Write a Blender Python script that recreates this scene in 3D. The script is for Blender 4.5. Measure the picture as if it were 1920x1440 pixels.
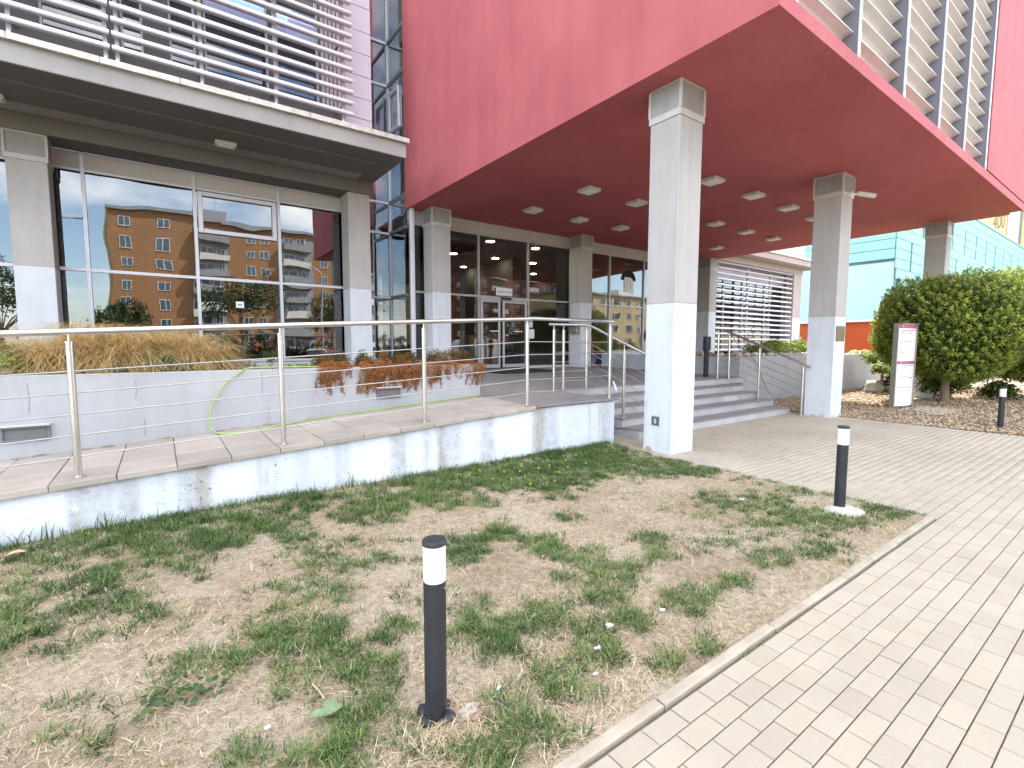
import bpy, bmesh, math, random
import numpy as np
from mathutils import Vector, Matrix

random.seed(7)
rng = np.random.default_rng(7)
S = bpy.context.scene
COL = S.collection
for o in list(bpy.data.objects):
    bpy.data.objects.remove(o)

# ------------------------------------------------------------------ camera
F, YAW, PIT, ROL, EYE = 909.136, -0.627417, -0.0811493, 0.00158195, 1.6
_f = Vector((-math.sin(YAW) * math.cos(PIT), math.cos(YAW) * math.cos(PIT), math.sin(PIT)))
_r0 = Vector((math.cos(YAW), math.sin(YAW), 0))
_u0 = _r0.cross(_f)
_r = _r0 * math.cos(ROL) + _u0 * math.sin(ROL)
_u = -_r0 * math.sin(ROL) + _u0 * math.cos(ROL)
cam = bpy.data.cameras.new('camera')
cam.sensor_fit = 'HORIZONTAL'
cam.sensor_width = 36.0
cam.lens = 36.0 * F / 1920
cam.clip_start = 0.05
cam.clip_end = 900
camo = bpy.data.objects.new('camera', cam)
COL.objects.link(camo)
m3 = Matrix((_r, _u, -_f)).transposed()
camo.matrix_world = Matrix.Translation((0, 0, EYE)) @ m3.to_4x4()
S.camera = camo


def at(x, y, X=None, Y=None, Z=None):
    d = _f + _r * ((x - 960) / F) - _u * ((y - 720) / F)
    c = Vector((0, 0, EYE))
    for i, v in enumerate((X, Y, Z)):
        if v is not None:
            return c + d * ((v - c[i]) / d[i])


def px(p):
    q = Vector(p) - Vector((0, 0, EYE))
    z = q.dot(_f)
    if z < 0.05:
        return None
    return 960 + F * q.dot(_r) / z, 720 - F * q.dot(_u) / z, z


# ------------------------------------------------------------------ light
SUN_EL, SUN_AZ = math.radians(50), math.radians(30)     # azimuth from +X towards +Y
SDIR = Vector((math.cos(SUN_AZ) * math.cos(SUN_EL), math.sin(SUN_AZ) * math.cos(SUN_EL), math.sin(SUN_EL)))
W = bpy.data.worlds.new('World')
S.world = W
W.use_nodes = True
nt = W.node_tree
nt.nodes.clear()
sky = nt.nodes.new('ShaderNodeTexSky')
sky.sky_type = 'NISHITA'
sky.sun_disc = False
sky.sun_elevation = SUN_EL
sky.sun_rotation = math.pi / 2 - SUN_AZ
sky.air_density = 1.0
sky.dust_density = 1.2
sky.ozone_density = 1.0
tc = nt.nodes.new('ShaderNodeTexCoord')
mp = nt.nodes.new('ShaderNodeMapping')
mp.inputs['Scale'].default_value = (1.0, 1.0, 2.4)
mp.inputs['Location'].default_value = (1.7, 0.6, 0.2)
nz = nt.nodes.new('ShaderNodeTexNoise')
nz.inputs['Scale'].default_value = 2.3
nz.inputs['Detail'].default_value = 9
nz.inputs['Roughness'].default_value = 0.55
rp = nt.nodes.new('ShaderNodeValToRGB')
rp.color_ramp.elements[0].position = 0.43
rp.color_ramp.elements[1].position = 0.63
rp.color_ramp.elements[1].color = (0.92, 0.92, 0.92, 1)
mx = nt.nodes.new('ShaderNodeMix')
mx.data_type = 'RGBA'
mx.inputs[7].default_value = (9.8, 9.3, 8.6, 1)
bg = nt.nodes.new('ShaderNodeBackground')
bg.inputs['Strength'].default_value = 0.15
wo = nt.nodes.new('ShaderNodeOutputWorld')
L = nt.links.new
L(tc.outputs['Generated'], mp.inputs['Vector'])
L(mp.outputs[0], nz.inputs['Vector'])
L(nz.outputs[0], rp.inputs[0])
L(rp.outputs[0], mx.inputs[0])
L(sky.outputs[0], mx.inputs[6])
L(mx.outputs[2], bg.inputs['Color'])
L(bg.outputs[0], wo.inputs['Surface'])

sl = bpy.data.lights.new('sun', 'SUN')
sl.energy = 4.0
sl.angle = math.radians(0.6)
sl.color = (1.0, 0.95, 0.87)
so = bpy.data.objects.new('sun', sl)
COL.objects.link(so)
so.location = (30, 20, 40)
so.rotation_euler = SDIR.to_track_quat('Z', 'Y').to_euler()

S.view_settings.view_transform = 'Standard'
S.view_settings.look = 'None'
S.view_settings.exposure = 2.35
S.view_settings.gamma = 1.0
S.cycles.use_denoising = True
S.cycles.max_bounces = 8
S.cycles.diffuse_bounces = 4
S.cycles.glossy_bounces = 5
S.cycles.transparent_max_bounces = 16
S.cycles.caustics_reflective = False
S.cycles.caustics_refractive = False


# ------------------------------------------------------------------ materials
class NT:
    def __init__(s, name):
        s.m = bpy.data.materials.new(name)
        s.m.use_nodes = True
        s.t = s.m.node_tree
        s.t.nodes.clear()
        s.out = s.n('ShaderNodeOutputMaterial')

    def n(s, typ, **kw):
        nd = s.t.nodes.new(typ)
        for k, v in kw.items():
            if k in nd.inputs:
                nd.inputs[k].default_value = v
            else:
                setattr(nd, k, v)
        return nd

    def l(s, a, b):
        s.t.links.new(a, b)

    def pos(s, scale=(1, 1, 1)):
        g = s.n('ShaderNodeNewGeometry')
        mp = s.n('ShaderNodeMapping')
        mp.inputs['Scale'].default_value = scale
        s.l(g.outputs['Position'], mp.inputs[0])
        return mp.outputs[0]

    def noise(s, scale, detail=5, rough=0.6, vec=None, st=(1, 1, 1)):
        nd = s.n('ShaderNodeTexNoise', Scale=scale, Detail=detail, Roughness=rough)
        s.l(vec or s.pos(st), nd.inputs['Vector'])
        return nd.outputs[0]

    def ramp(s, fac, stops):
        r = s.n('ShaderNodeValToRGB')
        e = r.color_ramp.elements
        while len(e) < len(stops):
            e.new(0.5)
        for i, (p, c) in enumerate(stops):
            e[i].position = p
            e[i].color = tuple(c) + (1,) if len(c) == 3 else c
        s.l(fac, r.inputs[0])
        return r.outputs[0]

    def mix(s, fac, a, b, mode='MIX'):
        m = s.n('ShaderNodeMix', data_type='RGBA', blend_type=mode)
        for sock, v in ((m.inputs[0], fac), (m.inputs[6], a), (m.inputs[7], b)):
            if isinstance(v, (int, float)):
                sock.default_value = v
            elif isinstance(v, (tuple, list)):
                sock.default_value = tuple(v) + (1,)
            else:
                s.l(v, sock)
        return m.outputs[2]

    def bump(s, h, strength=0.3, dist=0.01):
        b = s.n('ShaderNodeBump', Strength=strength, Distance=dist)
        s.l(h, b.inputs['Height'])
        return b.outputs[0]

    def princ(s, col, rough=0.7, metal=0.0, nrm=None, spec=0.4, alpha=None):
        p = s.n('ShaderNodeBsdfPrincipled')
        p.inputs['Metallic'].default_value = metal
        p.inputs['Specular IOR Level'].default_value = spec
        for k, v in (('Base Color', col), ('Roughness', rough)):
            if isinstance(v, (int, float)):
                p.inputs[k].default_value = v
            elif isinstance(v, tuple):
                p.inputs[k].default_value = v + (1,)
            else:
                s.l(v, p.inputs[k])
        if nrm:
            s.l(nrm, p.inputs['Normal'])
        s.l(p.outputs[0], s.out.inputs[0])
        return p


def dk(c, k):
    return tuple(min(1, v * k) for v in c)


def mat(name, c, var=0.12, scale=3.0, fine=60.0, rough=0.7, metal=0.0, bump=0.15, spec=0.35, tint=False, rand=0.0, dirt=0.0, st=(1, 1, 1)):
    """one procedural surface: large tone drift, fine grain, optional per-piece tone and vertical dirt"""
    n = NT(name)
    a = n.noise(scale, 4, 0.6, st=st)
    col = n.ramp(a, [(0.3, dk(c, 1 - var)), (0.7, dk(c, 1 + var))])
    b = n.noise(fine, 3, 0.7)
    g = n.ramp(b, [(0.25, (0.86,) * 3), (0.75, (1.12,) * 3)])
    col = n.mix(0.6, col, g, 'MULTIPLY')
    if tint:
        at_ = n.n('ShaderNodeAttribute', attribute_name='tint')
        col = n.mix(1.0, col, at_.outputs['Color'], 'MULTIPLY')
    if rand:
        oi = n.n('ShaderNodeObjectInfo')
        col = n.mix(1.0, col, n.ramp(oi.outputs['Random'], [(0, (1 - rand,) * 3), (1, (1 + rand * .6,) * 3)]), 'MULTIPLY')
    if dirt:
        d = n.noise(2.2, 6, 0.65, st=(3.0, 3.0, 0.35))
        col = n.mix(dirt, col, n.ramp(d, [(0.45, (1, 1, 1)), (0.75, (0.55, 0.5, 0.43))]), 'MULTIPLY')
    n.princ(col, rough, metal, n.bump(b, bump, 0.004) if bump else None, spec)
    return n.m


def leafmat(name, stops, trans=0.3, rough=0.55):
    n = NT(name)
    at_ = n.n('ShaderNodeAttribute', attribute_name='tint')
    col = n.ramp(at_.outputs['Fac'], stops)
    p = n.n('ShaderNodeBsdfPrincipled', Roughness=rough)
    p.inputs['Specular IOR Level'].default_value = 0.25
    n.l(col, p.inputs['Base Color'])
    t = n.n('ShaderNodeBsdfTranslucent')
    n.l(col, t.inputs[0])
    ms = n.n('ShaderNodeMixShader')
    ms.inputs[0].default_value = trans
    n.l(p.outputs[0], ms.inputs[1])
    n.l(t.outputs[0], ms.inputs[2])
    n.l(ms.outputs[0], n.out.inputs[0])
    return n.m


def glassmat(name, ior=2.1, tint=(0.5, 0.55, 0.55), wavy=0.008, seed=0.0):
    n = NT(name)
    geo = n.n('ShaderNodeNewGeometry')
    mp_ = n.n('ShaderNodeMapping')
    mp_.inputs['Location'].default_value = (seed, seed, 0)
    n.l(geo.outputs['Position'], mp_.inputs[0])
    h = n.n('ShaderNodeTexNoise', Scale=0.9, Detail=1.0)
    n.l(mp_.outputs[0], h.inputs['Vector'])
    b = n.bump(h.outputs[0], 1.0, wavy)
    fr = n.n('ShaderNodeFresnel', IOR=ior)
    gl = n.n('ShaderNodeBsdfGlossy', Roughness=0.0)
    gl.inputs[0].default_value = (0.96, 0.98, 1.0, 1)
    n.l(b, gl.inputs['Normal'])
    tr = n.n('ShaderNodeBsdfTransparent')
    tr.inputs[0].default_value = tint + (1,)
    ms = n.n('ShaderNodeMixShader')
    n.l(fr.outputs[0], ms.inputs[0])
    n.l(tr.outputs[0], ms.inputs[1])
    n.l(gl.outputs[0], ms.inputs[2])
    n.l(ms.outputs[0], n.out.inputs[0])
    return n.m


def emit(name, c, k):
    n = NT(name)
    e = n.n('ShaderNodeEmission', Strength=k)
    e.inputs[0].default_value = c + (1,)
    n.l(e.outputs[0], n.out.inputs[0])
    return n.m


MT = {}
def redmat():
    n = NT('red_plaster')
    col = n.ramp(n.noise(0.55, 5, 0.6), [(0.3, (0.40, 0.098, 0.108)), (0.7, (0.485, 0.132, 0.142))])
    fine = n.noise(70, 4, 0.7)
    col = n.mix(0.7, col, n.ramp(fine, [(0.3, (0.86,) * 3), (0.7, (1.12,) * 3)]), 'MULTIPLY')
    streak = n.noise(1.3, 5, 0.6, st=(2.4, 2.4, 0.25))
    col = n.mix(0.35, col, n.ramp(streak, [(0.42, (1, 1, 1)), (0.72, (0.72, 0.70, 0.70))]), 'MULTIPLY')
    sc = n.mix(1.0, n.ramp(n.noise(9, 4, 0.7, st=(1, 1.6, 1)), [(0.62, (0, 0, 0)), (0.72, (1, 1, 1))]), n.ramp(n.noise(0.8, 3, 0.6), [(0.52, (0, 0, 0)), (0.66, (0.55,) * 3)]), 'MULTIPLY')
    col = n.mix(sc, col, (0.56, 0.36, 0.36))
    n.princ(col, 0.75, 0, n.bump(fine, 0.3, 0.006), 0.3)
    return n.m


MT['red'] = redmat()
MT['grey'] = mat('grey_plaster', (0.44, 0.42, 0.405), 0.06, 1.2, 110, 0.8, bump=0.35, dirt=0.3)
MT['ledge'] = mat('grey_ledge_plaster', (0.335, 0.32, 0.315), 0.08, 0.9, 80, 0.8, bump=0.3, dirt=0.2)
MT['rod'] = mat('dull_steel_rod', (0.42, 0.41, 0.40), 0.10, 6, 220, 0.35, 0.85, bump=0.03)
MT['greybeam'] = mat('grey_soffit_plaster', (0.165, 0.16, 0.157), 0.05, 0.8, 80, 0.85, bump=0.2, dirt=0.1)
MT['paint'] = mat('bluish_white_paint', (0.62, 0.645, 0.685), 0.07, 1.5, 80, 0.6, bump=0.3, dirt=0.26)
MT['cap'] = mat('capital_sheet', (0.31, 0.305, 0.30), 0.10, 2.5, 60, 0.55, bump=0.1, dirt=0.35)
MT['capedge'] = mat('capital_edge', (0.5, 0.49, 0.47), 0.08, 4, 80, 0.6)
MT['lav'] = mat('lavender_panel', (0.60, 0.58, 0.66), 0.04, 0.8, 120, 0.5, bump=0.05)
MT['spand'] = mat('spandrel_panel', (0.47, 0.455, 0.445), 0.05, 0.9, 100, 0.55, bump=0.05)
MT['alu'] = mat('white_aluminium', (0.58, 0.575, 0.62), 0.05, 2, 140, 0.38, 0.25, bump=0.03, spec=0.5)
MT['framealu'] = mat('frame_aluminium', (0.62, 0.62, 0.66), 0.05, 2, 140, 0.4, 0.2, bump=0.03)
MT['doorframe'] = mat('door_frame_grey', (0.46, 0.46, 0.47), 0.05, 2, 140, 0.4, 0.3, bump=0.03)
MT['steel'] = mat('brushed_steel', (0.60, 0.585, 0.56), 0.10, 6, 220, 0.26, 0.92, bump=0.03, spec=0.5)
MT['zinc'] = mat('zinc_coping', (0.55, 0.53, 0.50), 0.22, 7, 30, 0.5, 0.25, bump=0.1, dirt=0.45)
MT['blade'] = mat('louver_blade_metal', (0.72, 0.68, 0.655), 0.06, 2, 90, 0.36, 0.1, bump=0.05)
MT['fin'] = mat('fin_grey', (0.19, 0.19, 0.22), 0.06, 2, 90, 0.45, 0.2, bump=0.03)
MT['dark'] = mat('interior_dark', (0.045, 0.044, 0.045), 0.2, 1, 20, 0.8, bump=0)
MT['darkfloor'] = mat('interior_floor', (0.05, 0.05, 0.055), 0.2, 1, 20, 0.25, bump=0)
MT['ceil'] = mat('lobby_ceiling', (0.5, 0.5, 0.49), 0.1, 1, 20, 0.7, bump=0)
MT['blind'] = mat('blind_slat', (0.16, 0.155, 0.15), 0.1, 3, 60, 0.5, bump=0)
MT['curtain'] = mat('curtain_cloth', (0.26, 0.25, 0.235), 0.15, 3, 60, 0.9, bump=0.1)
MT['black'] = mat('black_powder_coat', (0.028, 0.03, 0.034), 0.25, 5, 120, 0.42, bump=0.05, dirt=0.3)
MT['opal'] = mat('opal_plastic', (0.82, 0.82, 0.84), 0.03, 3, 50, 0.35, bump=0)
MT['lamphouse'] = mat('lamp_housing', (0.58, 0.57, 0.55), 0.06, 4, 80, 0.5, bump=0.03)
MT['diff'] = mat('lamp_diffuser', (0.86, 0.86, 0.84), 0.05, 6, 80, 0.4, bump=0.03)
MT['slab'] = mat('ramp_slab', (0.375, 0.333, 0.28), 0.13, 2.2, 150, 0.85, bump=0.35, rand=0.12)
MT['tile'] = mat('granite_tile', (0.25, 0.232, 0.226), 0.10, 2.0, 180, 0.5, bump=0.1, rand=0.10)
MT['riser'] = mat('riser_tile', (0.45, 0.445, 0.455), 0.12, 2.5, 140, 0.5, bump=0.1, rand=0.14)
MT['plconc'] = mat('planter_concrete', (0.40, 0.405, 0.42), 0.10, 1.3, 90, 0.75, bump=0.3, dirt=0.22)
MT['joint'] = mat('joint_sand', (0.20, 0.175, 0.145), 0.25, 6, 120, 0.95, bump=0.4)
MT['paver'] = mat('concrete_paver', (0.395, 0.345, 0.268), 0.10, 0.8, 190, 0.85, bump=0.45, tint=True)
MT['kerb'] = mat('kerb_concrete', (0.39, 0.335, 0.255), 0.16, 5, 150, 0.9, bump=0.5)
MT['grav'] = mat('gravel_stone', (0.44, 0.36, 0.26), 0.2, 3, 60, 0.85, bump=0.2, tint=True)
MT['gravbase'] = mat('gravel_soil', (0.26, 0.20, 0.14), 0.3, 6, 60, 0.95, bump=0.5)
MT['rock'] = mat('pale_rock', (0.50, 0.46, 0.40), 0.2, 5, 40, 0.85, bump=0.5)
MT['brownrock'] = mat('brown_rock', (0.30, 0.20, 0.14), 0.3, 9, 40, 0.85, bump=0.5)
MT['soil'] = mat('planter_soil', (0.10, 0.075, 0.055), 0.3, 8, 60, 0.95, bump=0.6)
MT['asphalt'] = mat('asphalt', (0.06, 0.06, 0.062), 0.2, 1.5, 120, 0.9, bump=0.3)
MT['verge'] = mat('dry_verge', (0.16, 0.145, 0.075), 0.3, 0.8, 30, 0.95, bump=0.5)
MT['bark'] = mat('bark', (0.24, 0.17, 0.115), 0.3, 9, 50, 0.9, bump=0.6, st=(4, 4, 0.6))
MT['orange'] = mat('orange_render', (0.34, 0.18, 0.09), 0.06, 0.3, 40, 0.85, bump=0.1)
MT['orangewall'] = mat('rust_orange_plaster', (0.42, 0.085, 0.022), 0.10, 0.8, 60, 0.8, bump=0.2)
MT['brick'] = mat('brick_red_render', (0.24, 0.085, 0.065), 0.08, 0.3, 40, 0.85, bump=0.1)
MT['yellow'] = mat('yellow_render', (0.50, 0.41, 0.24), 0.08, 0.3, 40, 0.85, bump=0.1)
MT['paleyellow'] = mat('pale_yellow_render', (0.70, 0.58, 0.28), 0.08, 0.3, 40, 0.85, bump=0.1)
MT['bgrey'] = mat('balcony_grey', (0.30, 0.31, 0.33), 0.1, 1, 40, 0.8, bump=0.1)
MT['bwhite'] = mat('render_white', (0.66, 0.65, 0.62), 0.06, 1, 40, 0.8, bump=0.1)
MT['winglass'] = mat('far_window_glass', (0.07, 0.10, 0.14), 0.4, 0.6, 5, 0.12, bump=0, spec=0.7)
MT['copper'] = mat('patina_copper', (0.24, 0.55, 0.50), 0.06, 0.5, 30, 0.5, 0.1, bump=0.05, rand=0.08)
MT['copperdark'] = mat('dark_copper_seam', (0.06, 0.16, 0.18), 0.1, 1, 30, 0.5, bump=0)
MT['copperflat'] = mat('pale_turquoise_wall', (0.36, 0.62, 0.62), 0.04, 0.3, 30, 0.5, bump=0.03)
MT['purple'] = mat('plum_sign_band', (0.36, 0.10, 0.18), 0.04, 3, 50, 0.4, bump=0)
MT['signwhite'] = mat('sign_white', (0.74, 0.76, 0.80), 0.02, 3, 50, 0.35, bump=0)
MT['ink'] = mat('print_ink', (0.10, 0.10, 0.13), 0.05, 3, 50, 0.6, bump=0)
MT['olive'] = mat('sign_edge_metal', (0.27, 0.26, 0.21), 0.06, 3, 90, 0.45, 0.3, bump=0.03)
MT['bronze'] = mat('bronze_plate', (0.20, 0.17, 0.10), 0.2, 12, 60, 0.45, 0.5, bump=0.3)
MT['hose'] = mat('green_hose', (0.33, 0.45, 0.12), 0.06, 6, 60, 0.4, bump=0)
MT['blue'] = mat('blue_plastic', (0.05, 0.22, 0.36), 0.1, 6, 60, 0.35, bump=0)
MT['redplastic'] = mat('red_plastic', (0.45, 0.04, 0.03), 0.1, 6, 60, 0.4, bump=0)
MT['paper'] = mat('white_paper', (0.78, 0.79, 0.82), 0.02, 5, 50, 0.7, bump=0)
MT['mat'] = mat('rubber_mat', (0.022, 0.022, 0.024), 0.2, 12, 200, 0.9, bump=0.5)
MT['straw'] = mat('dry_stick', (0.52, 0.38, 0.22), 0.2, 12, 100, 0.8, bump=0.1)
MT['carwhite'] = mat('white_car_paint', (0.72, 0.73, 0.74), 0.02, 1, 20, 0.25, bump=0, spec=0.6)
MT['carblue'] = mat('blue_car_paint', (0.03, 0.08, 0.30), 0.05, 1, 20, 0.25, bump=0, spec=0.6)
MT['cardark'] = mat('dark_car_paint', (0.05, 0.055, 0.06), 0.05, 1, 20, 0.25, bump=0, spec=0.6)
MT['rubber'] = mat('tyre_rubber', (0.025, 0.025, 0.025), 0.1, 4, 60, 0.8, bump=0)
MT['lampgrey'] = mat('galvanised_pole', (0.40, 0.41, 0.42), 0.1, 3, 60, 0.5, 0.4, bump=0)
MT['g_left'] = glassmat('office_window_glass', 2.35, (0.45, 0.47, 0.47), 0.0045, 0)
MT['g_ent'] = glassmat('lobby_glass', 1.8, (0.72, 0.75, 0.74), 0.003, 3)
MT['g_tower'] = glassmat('tower_glass', 3.0, (0.52, 0.64, 0.65), 0.004, 7)
MT['g_up'] = glassmat('upper_window_glass', 2.0, (0.34, 0.37, 0.45), 0.004, 11)
MT['glow'] = emit('downlight_glow', (1.0, 0.86, 0.62), 20.0)
MT['lobbywall'] = mat('lobby_wall', (0.17, 0.165, 0.155), 0.2, 1, 20, 0.7, bump=0)


def make_special():
    # weathered white ramp wall: run-off streaks, pocks, hairline marks
    n = NT('weathered_white_paint')
    base = n.ramp(n.noise(1.4, 5, 0.6), [(0.3, (0.57, 0.60, 0.67)), (0.7, (0.72, 0.745, 0.79))])
    s1 = n.noise(1.0, 4, 0.5, st=(2.6, 2.6, 0.12))
    grey = n.ramp(s1, [(0.50, (0, 0, 0)), (0.63, (1, 1, 1))])
    col = n.mix(n.mix(1.0, grey, n.ramp(n.noise(7, 6, 0.7), [(0.35, (0.2,) * 3), (0.7, (0.9,) * 3)]), 'MULTIPLY'), base, (0.33, 0.335, 0.33))
    # brown run-off below three leaking joints of the slabs (x = 0.27, 2.75, 4.35)
    g = n.n('ShaderNodeNewGeometry')
    sp = n.n('ShaderNodeSeparateXYZ')
    n.l(g.outputs['Position'], sp.inputs[0])
    wob = n.noise(6, 3, 0.6, st=(1, 1, 0.5))
    tot = None
    for cx, w, k in ((0.27, 0.12, 0.75), (2.76, 0.07, 1.1), (4.30, 0.14, 0.8), (0.75, 0.07, 0.4), (-0.25, 0.06, 0.35), (5.3, 0.04, 0.5)):
        a = n.n('ShaderNodeMath', operation='SUBTRACT')
        n.l(sp.outputs[0], a.inputs[0])
        a.inputs[1].default_value = cx
        ww = n.n('ShaderNodeMath', operation='MULTIPLY_ADD')
        n.l(wob, ww.inputs[0])
        ww.inputs[1].default_value = 0.16
        ww.inputs[2].default_value = -0.08
        ad = n.n('ShaderNodeMath', operation='ADD')
        n.l(a.outputs[0], ad.inputs[0])
        n.l(ww.outputs[0], ad.inputs[1])
        ab = n.n('ShaderNodeMath', operation='ABSOLUTE')
        n.l(ad.outputs[0], ab.inputs[0])
        mr = n.n('ShaderNodeMapRange')
        n.l(ab.outputs[0], mr.inputs[0])
        mr.inputs[1].default_value = w
        mr.inputs[2].default_value = w * 0.25
        mr.inputs[3].default_value = 0
        mr.inputs[4].default_value = k
        if tot is None:
            tot = mr.outputs[0]
        else:
            mm = n.n('ShaderNodeMath', operation='MAXIMUM')
            n.l(tot, mm.inputs[0])
            n.l(mr.outputs[0], mm.inputs[1])
            tot = mm.outputs[0]
    br = n.mix(1.0, tot, n.ramp(n.noise(9, 6, 0.7, st=(1, 1, 0.4)), [(0.3, (0.25,) * 3), (0.7, (0.95,) * 3)]), 'MULTIPLY')
    col = n.mix(br, col, (0.29, 0.24, 0.17))
    pk = n.noise(33, 3, 0.55, st=(1, 1, 1.3))
    clus = n.ramp(n.noise(3.1, 3, 0.6), [(0.46, (0, 0, 0)), (0.62, (1, 1, 1))])
    pock = n.mix(1.0, n.ramp(pk, [(0.635, (0, 0, 0)), (0.66, (1, 1, 1))]), clus, 'MULTIPLY')
    col = n.mix(pock, col, (0.16, 0.15, 0.13))
    hb = n.mix(0.5, n.noise(14, 6, 0.7), pock, 'SUBTRACT')
    n.princ(col, 0.8, 0, n.bump(hb, 0.6, 0.012))
    MT['wallwhite'] = n.m
    # lawn soil
    n = NT('dry_lawn_soil')
    a = n.noise(1.3, 5, 0.6)
    b = n.noise(22, 5, 0.7)
    c = n.noise(160, 3, 0.7)
    col = n.ramp(a, [(0.30, (0.43, 0.35, 0.24)), (0.5, (0.56, 0.475, 0.355)), (0.68, (0.66, 0.58, 0.46))])
    col = n.mix(0.75, col, n.ramp(b, [(0.32, (0.55, 0.50, 0.42)), (0.6, (1.15, 1.13, 1.1))]), 'MULTIPLY')
    col = n.mix(0.8, col, n.ramp(c, [(0.34, (0.42, 0.38, 0.31)), (0.6, (1.22, 1.2, 1.17))]), 'MULTIPLY')
    n.princ(col, 0.95, 0, n.bump(n.mix(0.5, b, c, 'ADD'), 1.0, 0.035), 0.15)
    MT['lawn'] = n.m


make_special()
GREEN = [(0.0, (0.035, 0.065, 0.022)), (0.5, (0.098, 0.17, 0.048)), (0.8, (0.24, 0.31, 0.10)), (1.0, (0.40, 0.36, 0.17))]
MT['grass'] = leafmat('lawn_green', GREEN, 0.25)
MT['dry'] = leafmat('dry_straw', [(0, (0.24, 0.16, 0.085)), (0.4, (0.54, 0.42, 0.25)), (1, (0.80, 0.70, 0.50))], 0.2)
MT['golden'] = leafmat('golden_grass', [(0, (0.24, 0.14, 0.045)), (0.4, (0.52, 0.36, 0.14)), (1, (0.78, 0.62, 0.33))], 0.35)
MT['thuja'] = leafmat('thuja_leaf', [(0, (0.025, 0.045, 0.010)), (0.35, (0.115, 0.17, 0.03)), (1, (0.46, 0.53, 0.10))], 0.35)
MT['euon'] = leafmat('variegated_leaf', [(0, (0.06, 0.09, 0.015)), (0.5, (0.22, 0.27, 0.05)), (1, (0.50, 0.52, 0.16))], 0.3)
MT['sage'] = leafmat('grey_green_leaf', [(0, (0.05, 0.07, 0.03)), (0.5, (0.14, 0.18, 0.075)), (1, (0.32, 0.36, 0.18))], 0.25)
MT['coton'] = leafmat('rusty_leaf', [(0, (0.035, 0.05, 0.012)), (0.35, (0.13, 0.10, 0.025)), (0.7, (0.34, 0.115, 0.03)), (1, (0.52, 0.19, 0.05))], 0.2)
MT['iris'] = leafmat('lily_leaf', [(0, (0.07, 0.13, 0.02)), (0.6, (0.20, 0.31, 0.06)), (1, (0.40, 0.47, 0.13))], 0.35)
MT['junip'] = leafmat('juniper_leaf', [(0, (0.03, 0.05, 0.008)), (0.5, (0.14, 0.20, 0.03)), (1, (0.36, 0.42, 0.06))], 0.3)
MT['tree'] = leafmat('street_tree_leaf', [(0, (0.015, 0.03, 0.008)), (0.5, (0.04, 0.07, 0.018)), (1, (0.11, 0.15, 0.04))], 0.25)
MT['petal'] = leafmat('yellow_petal', [(0, (0.65, 0.50, 0.02)), (1, (0.75, 0.62, 0.04))], 0.2)
MT['broad'] = leafmat('broad_leaf', [(0, (0.10, 0.17, 0.07)), (1, (0.27, 0.36, 0.20))], 0.25)


# ------------------------------------------------------------------ mesh helpers
def worldloc(o):
    v = Vector((0, 0, 0))
    while o is not None:
        v = v + o.location
        o = o.parent
    return v


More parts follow.
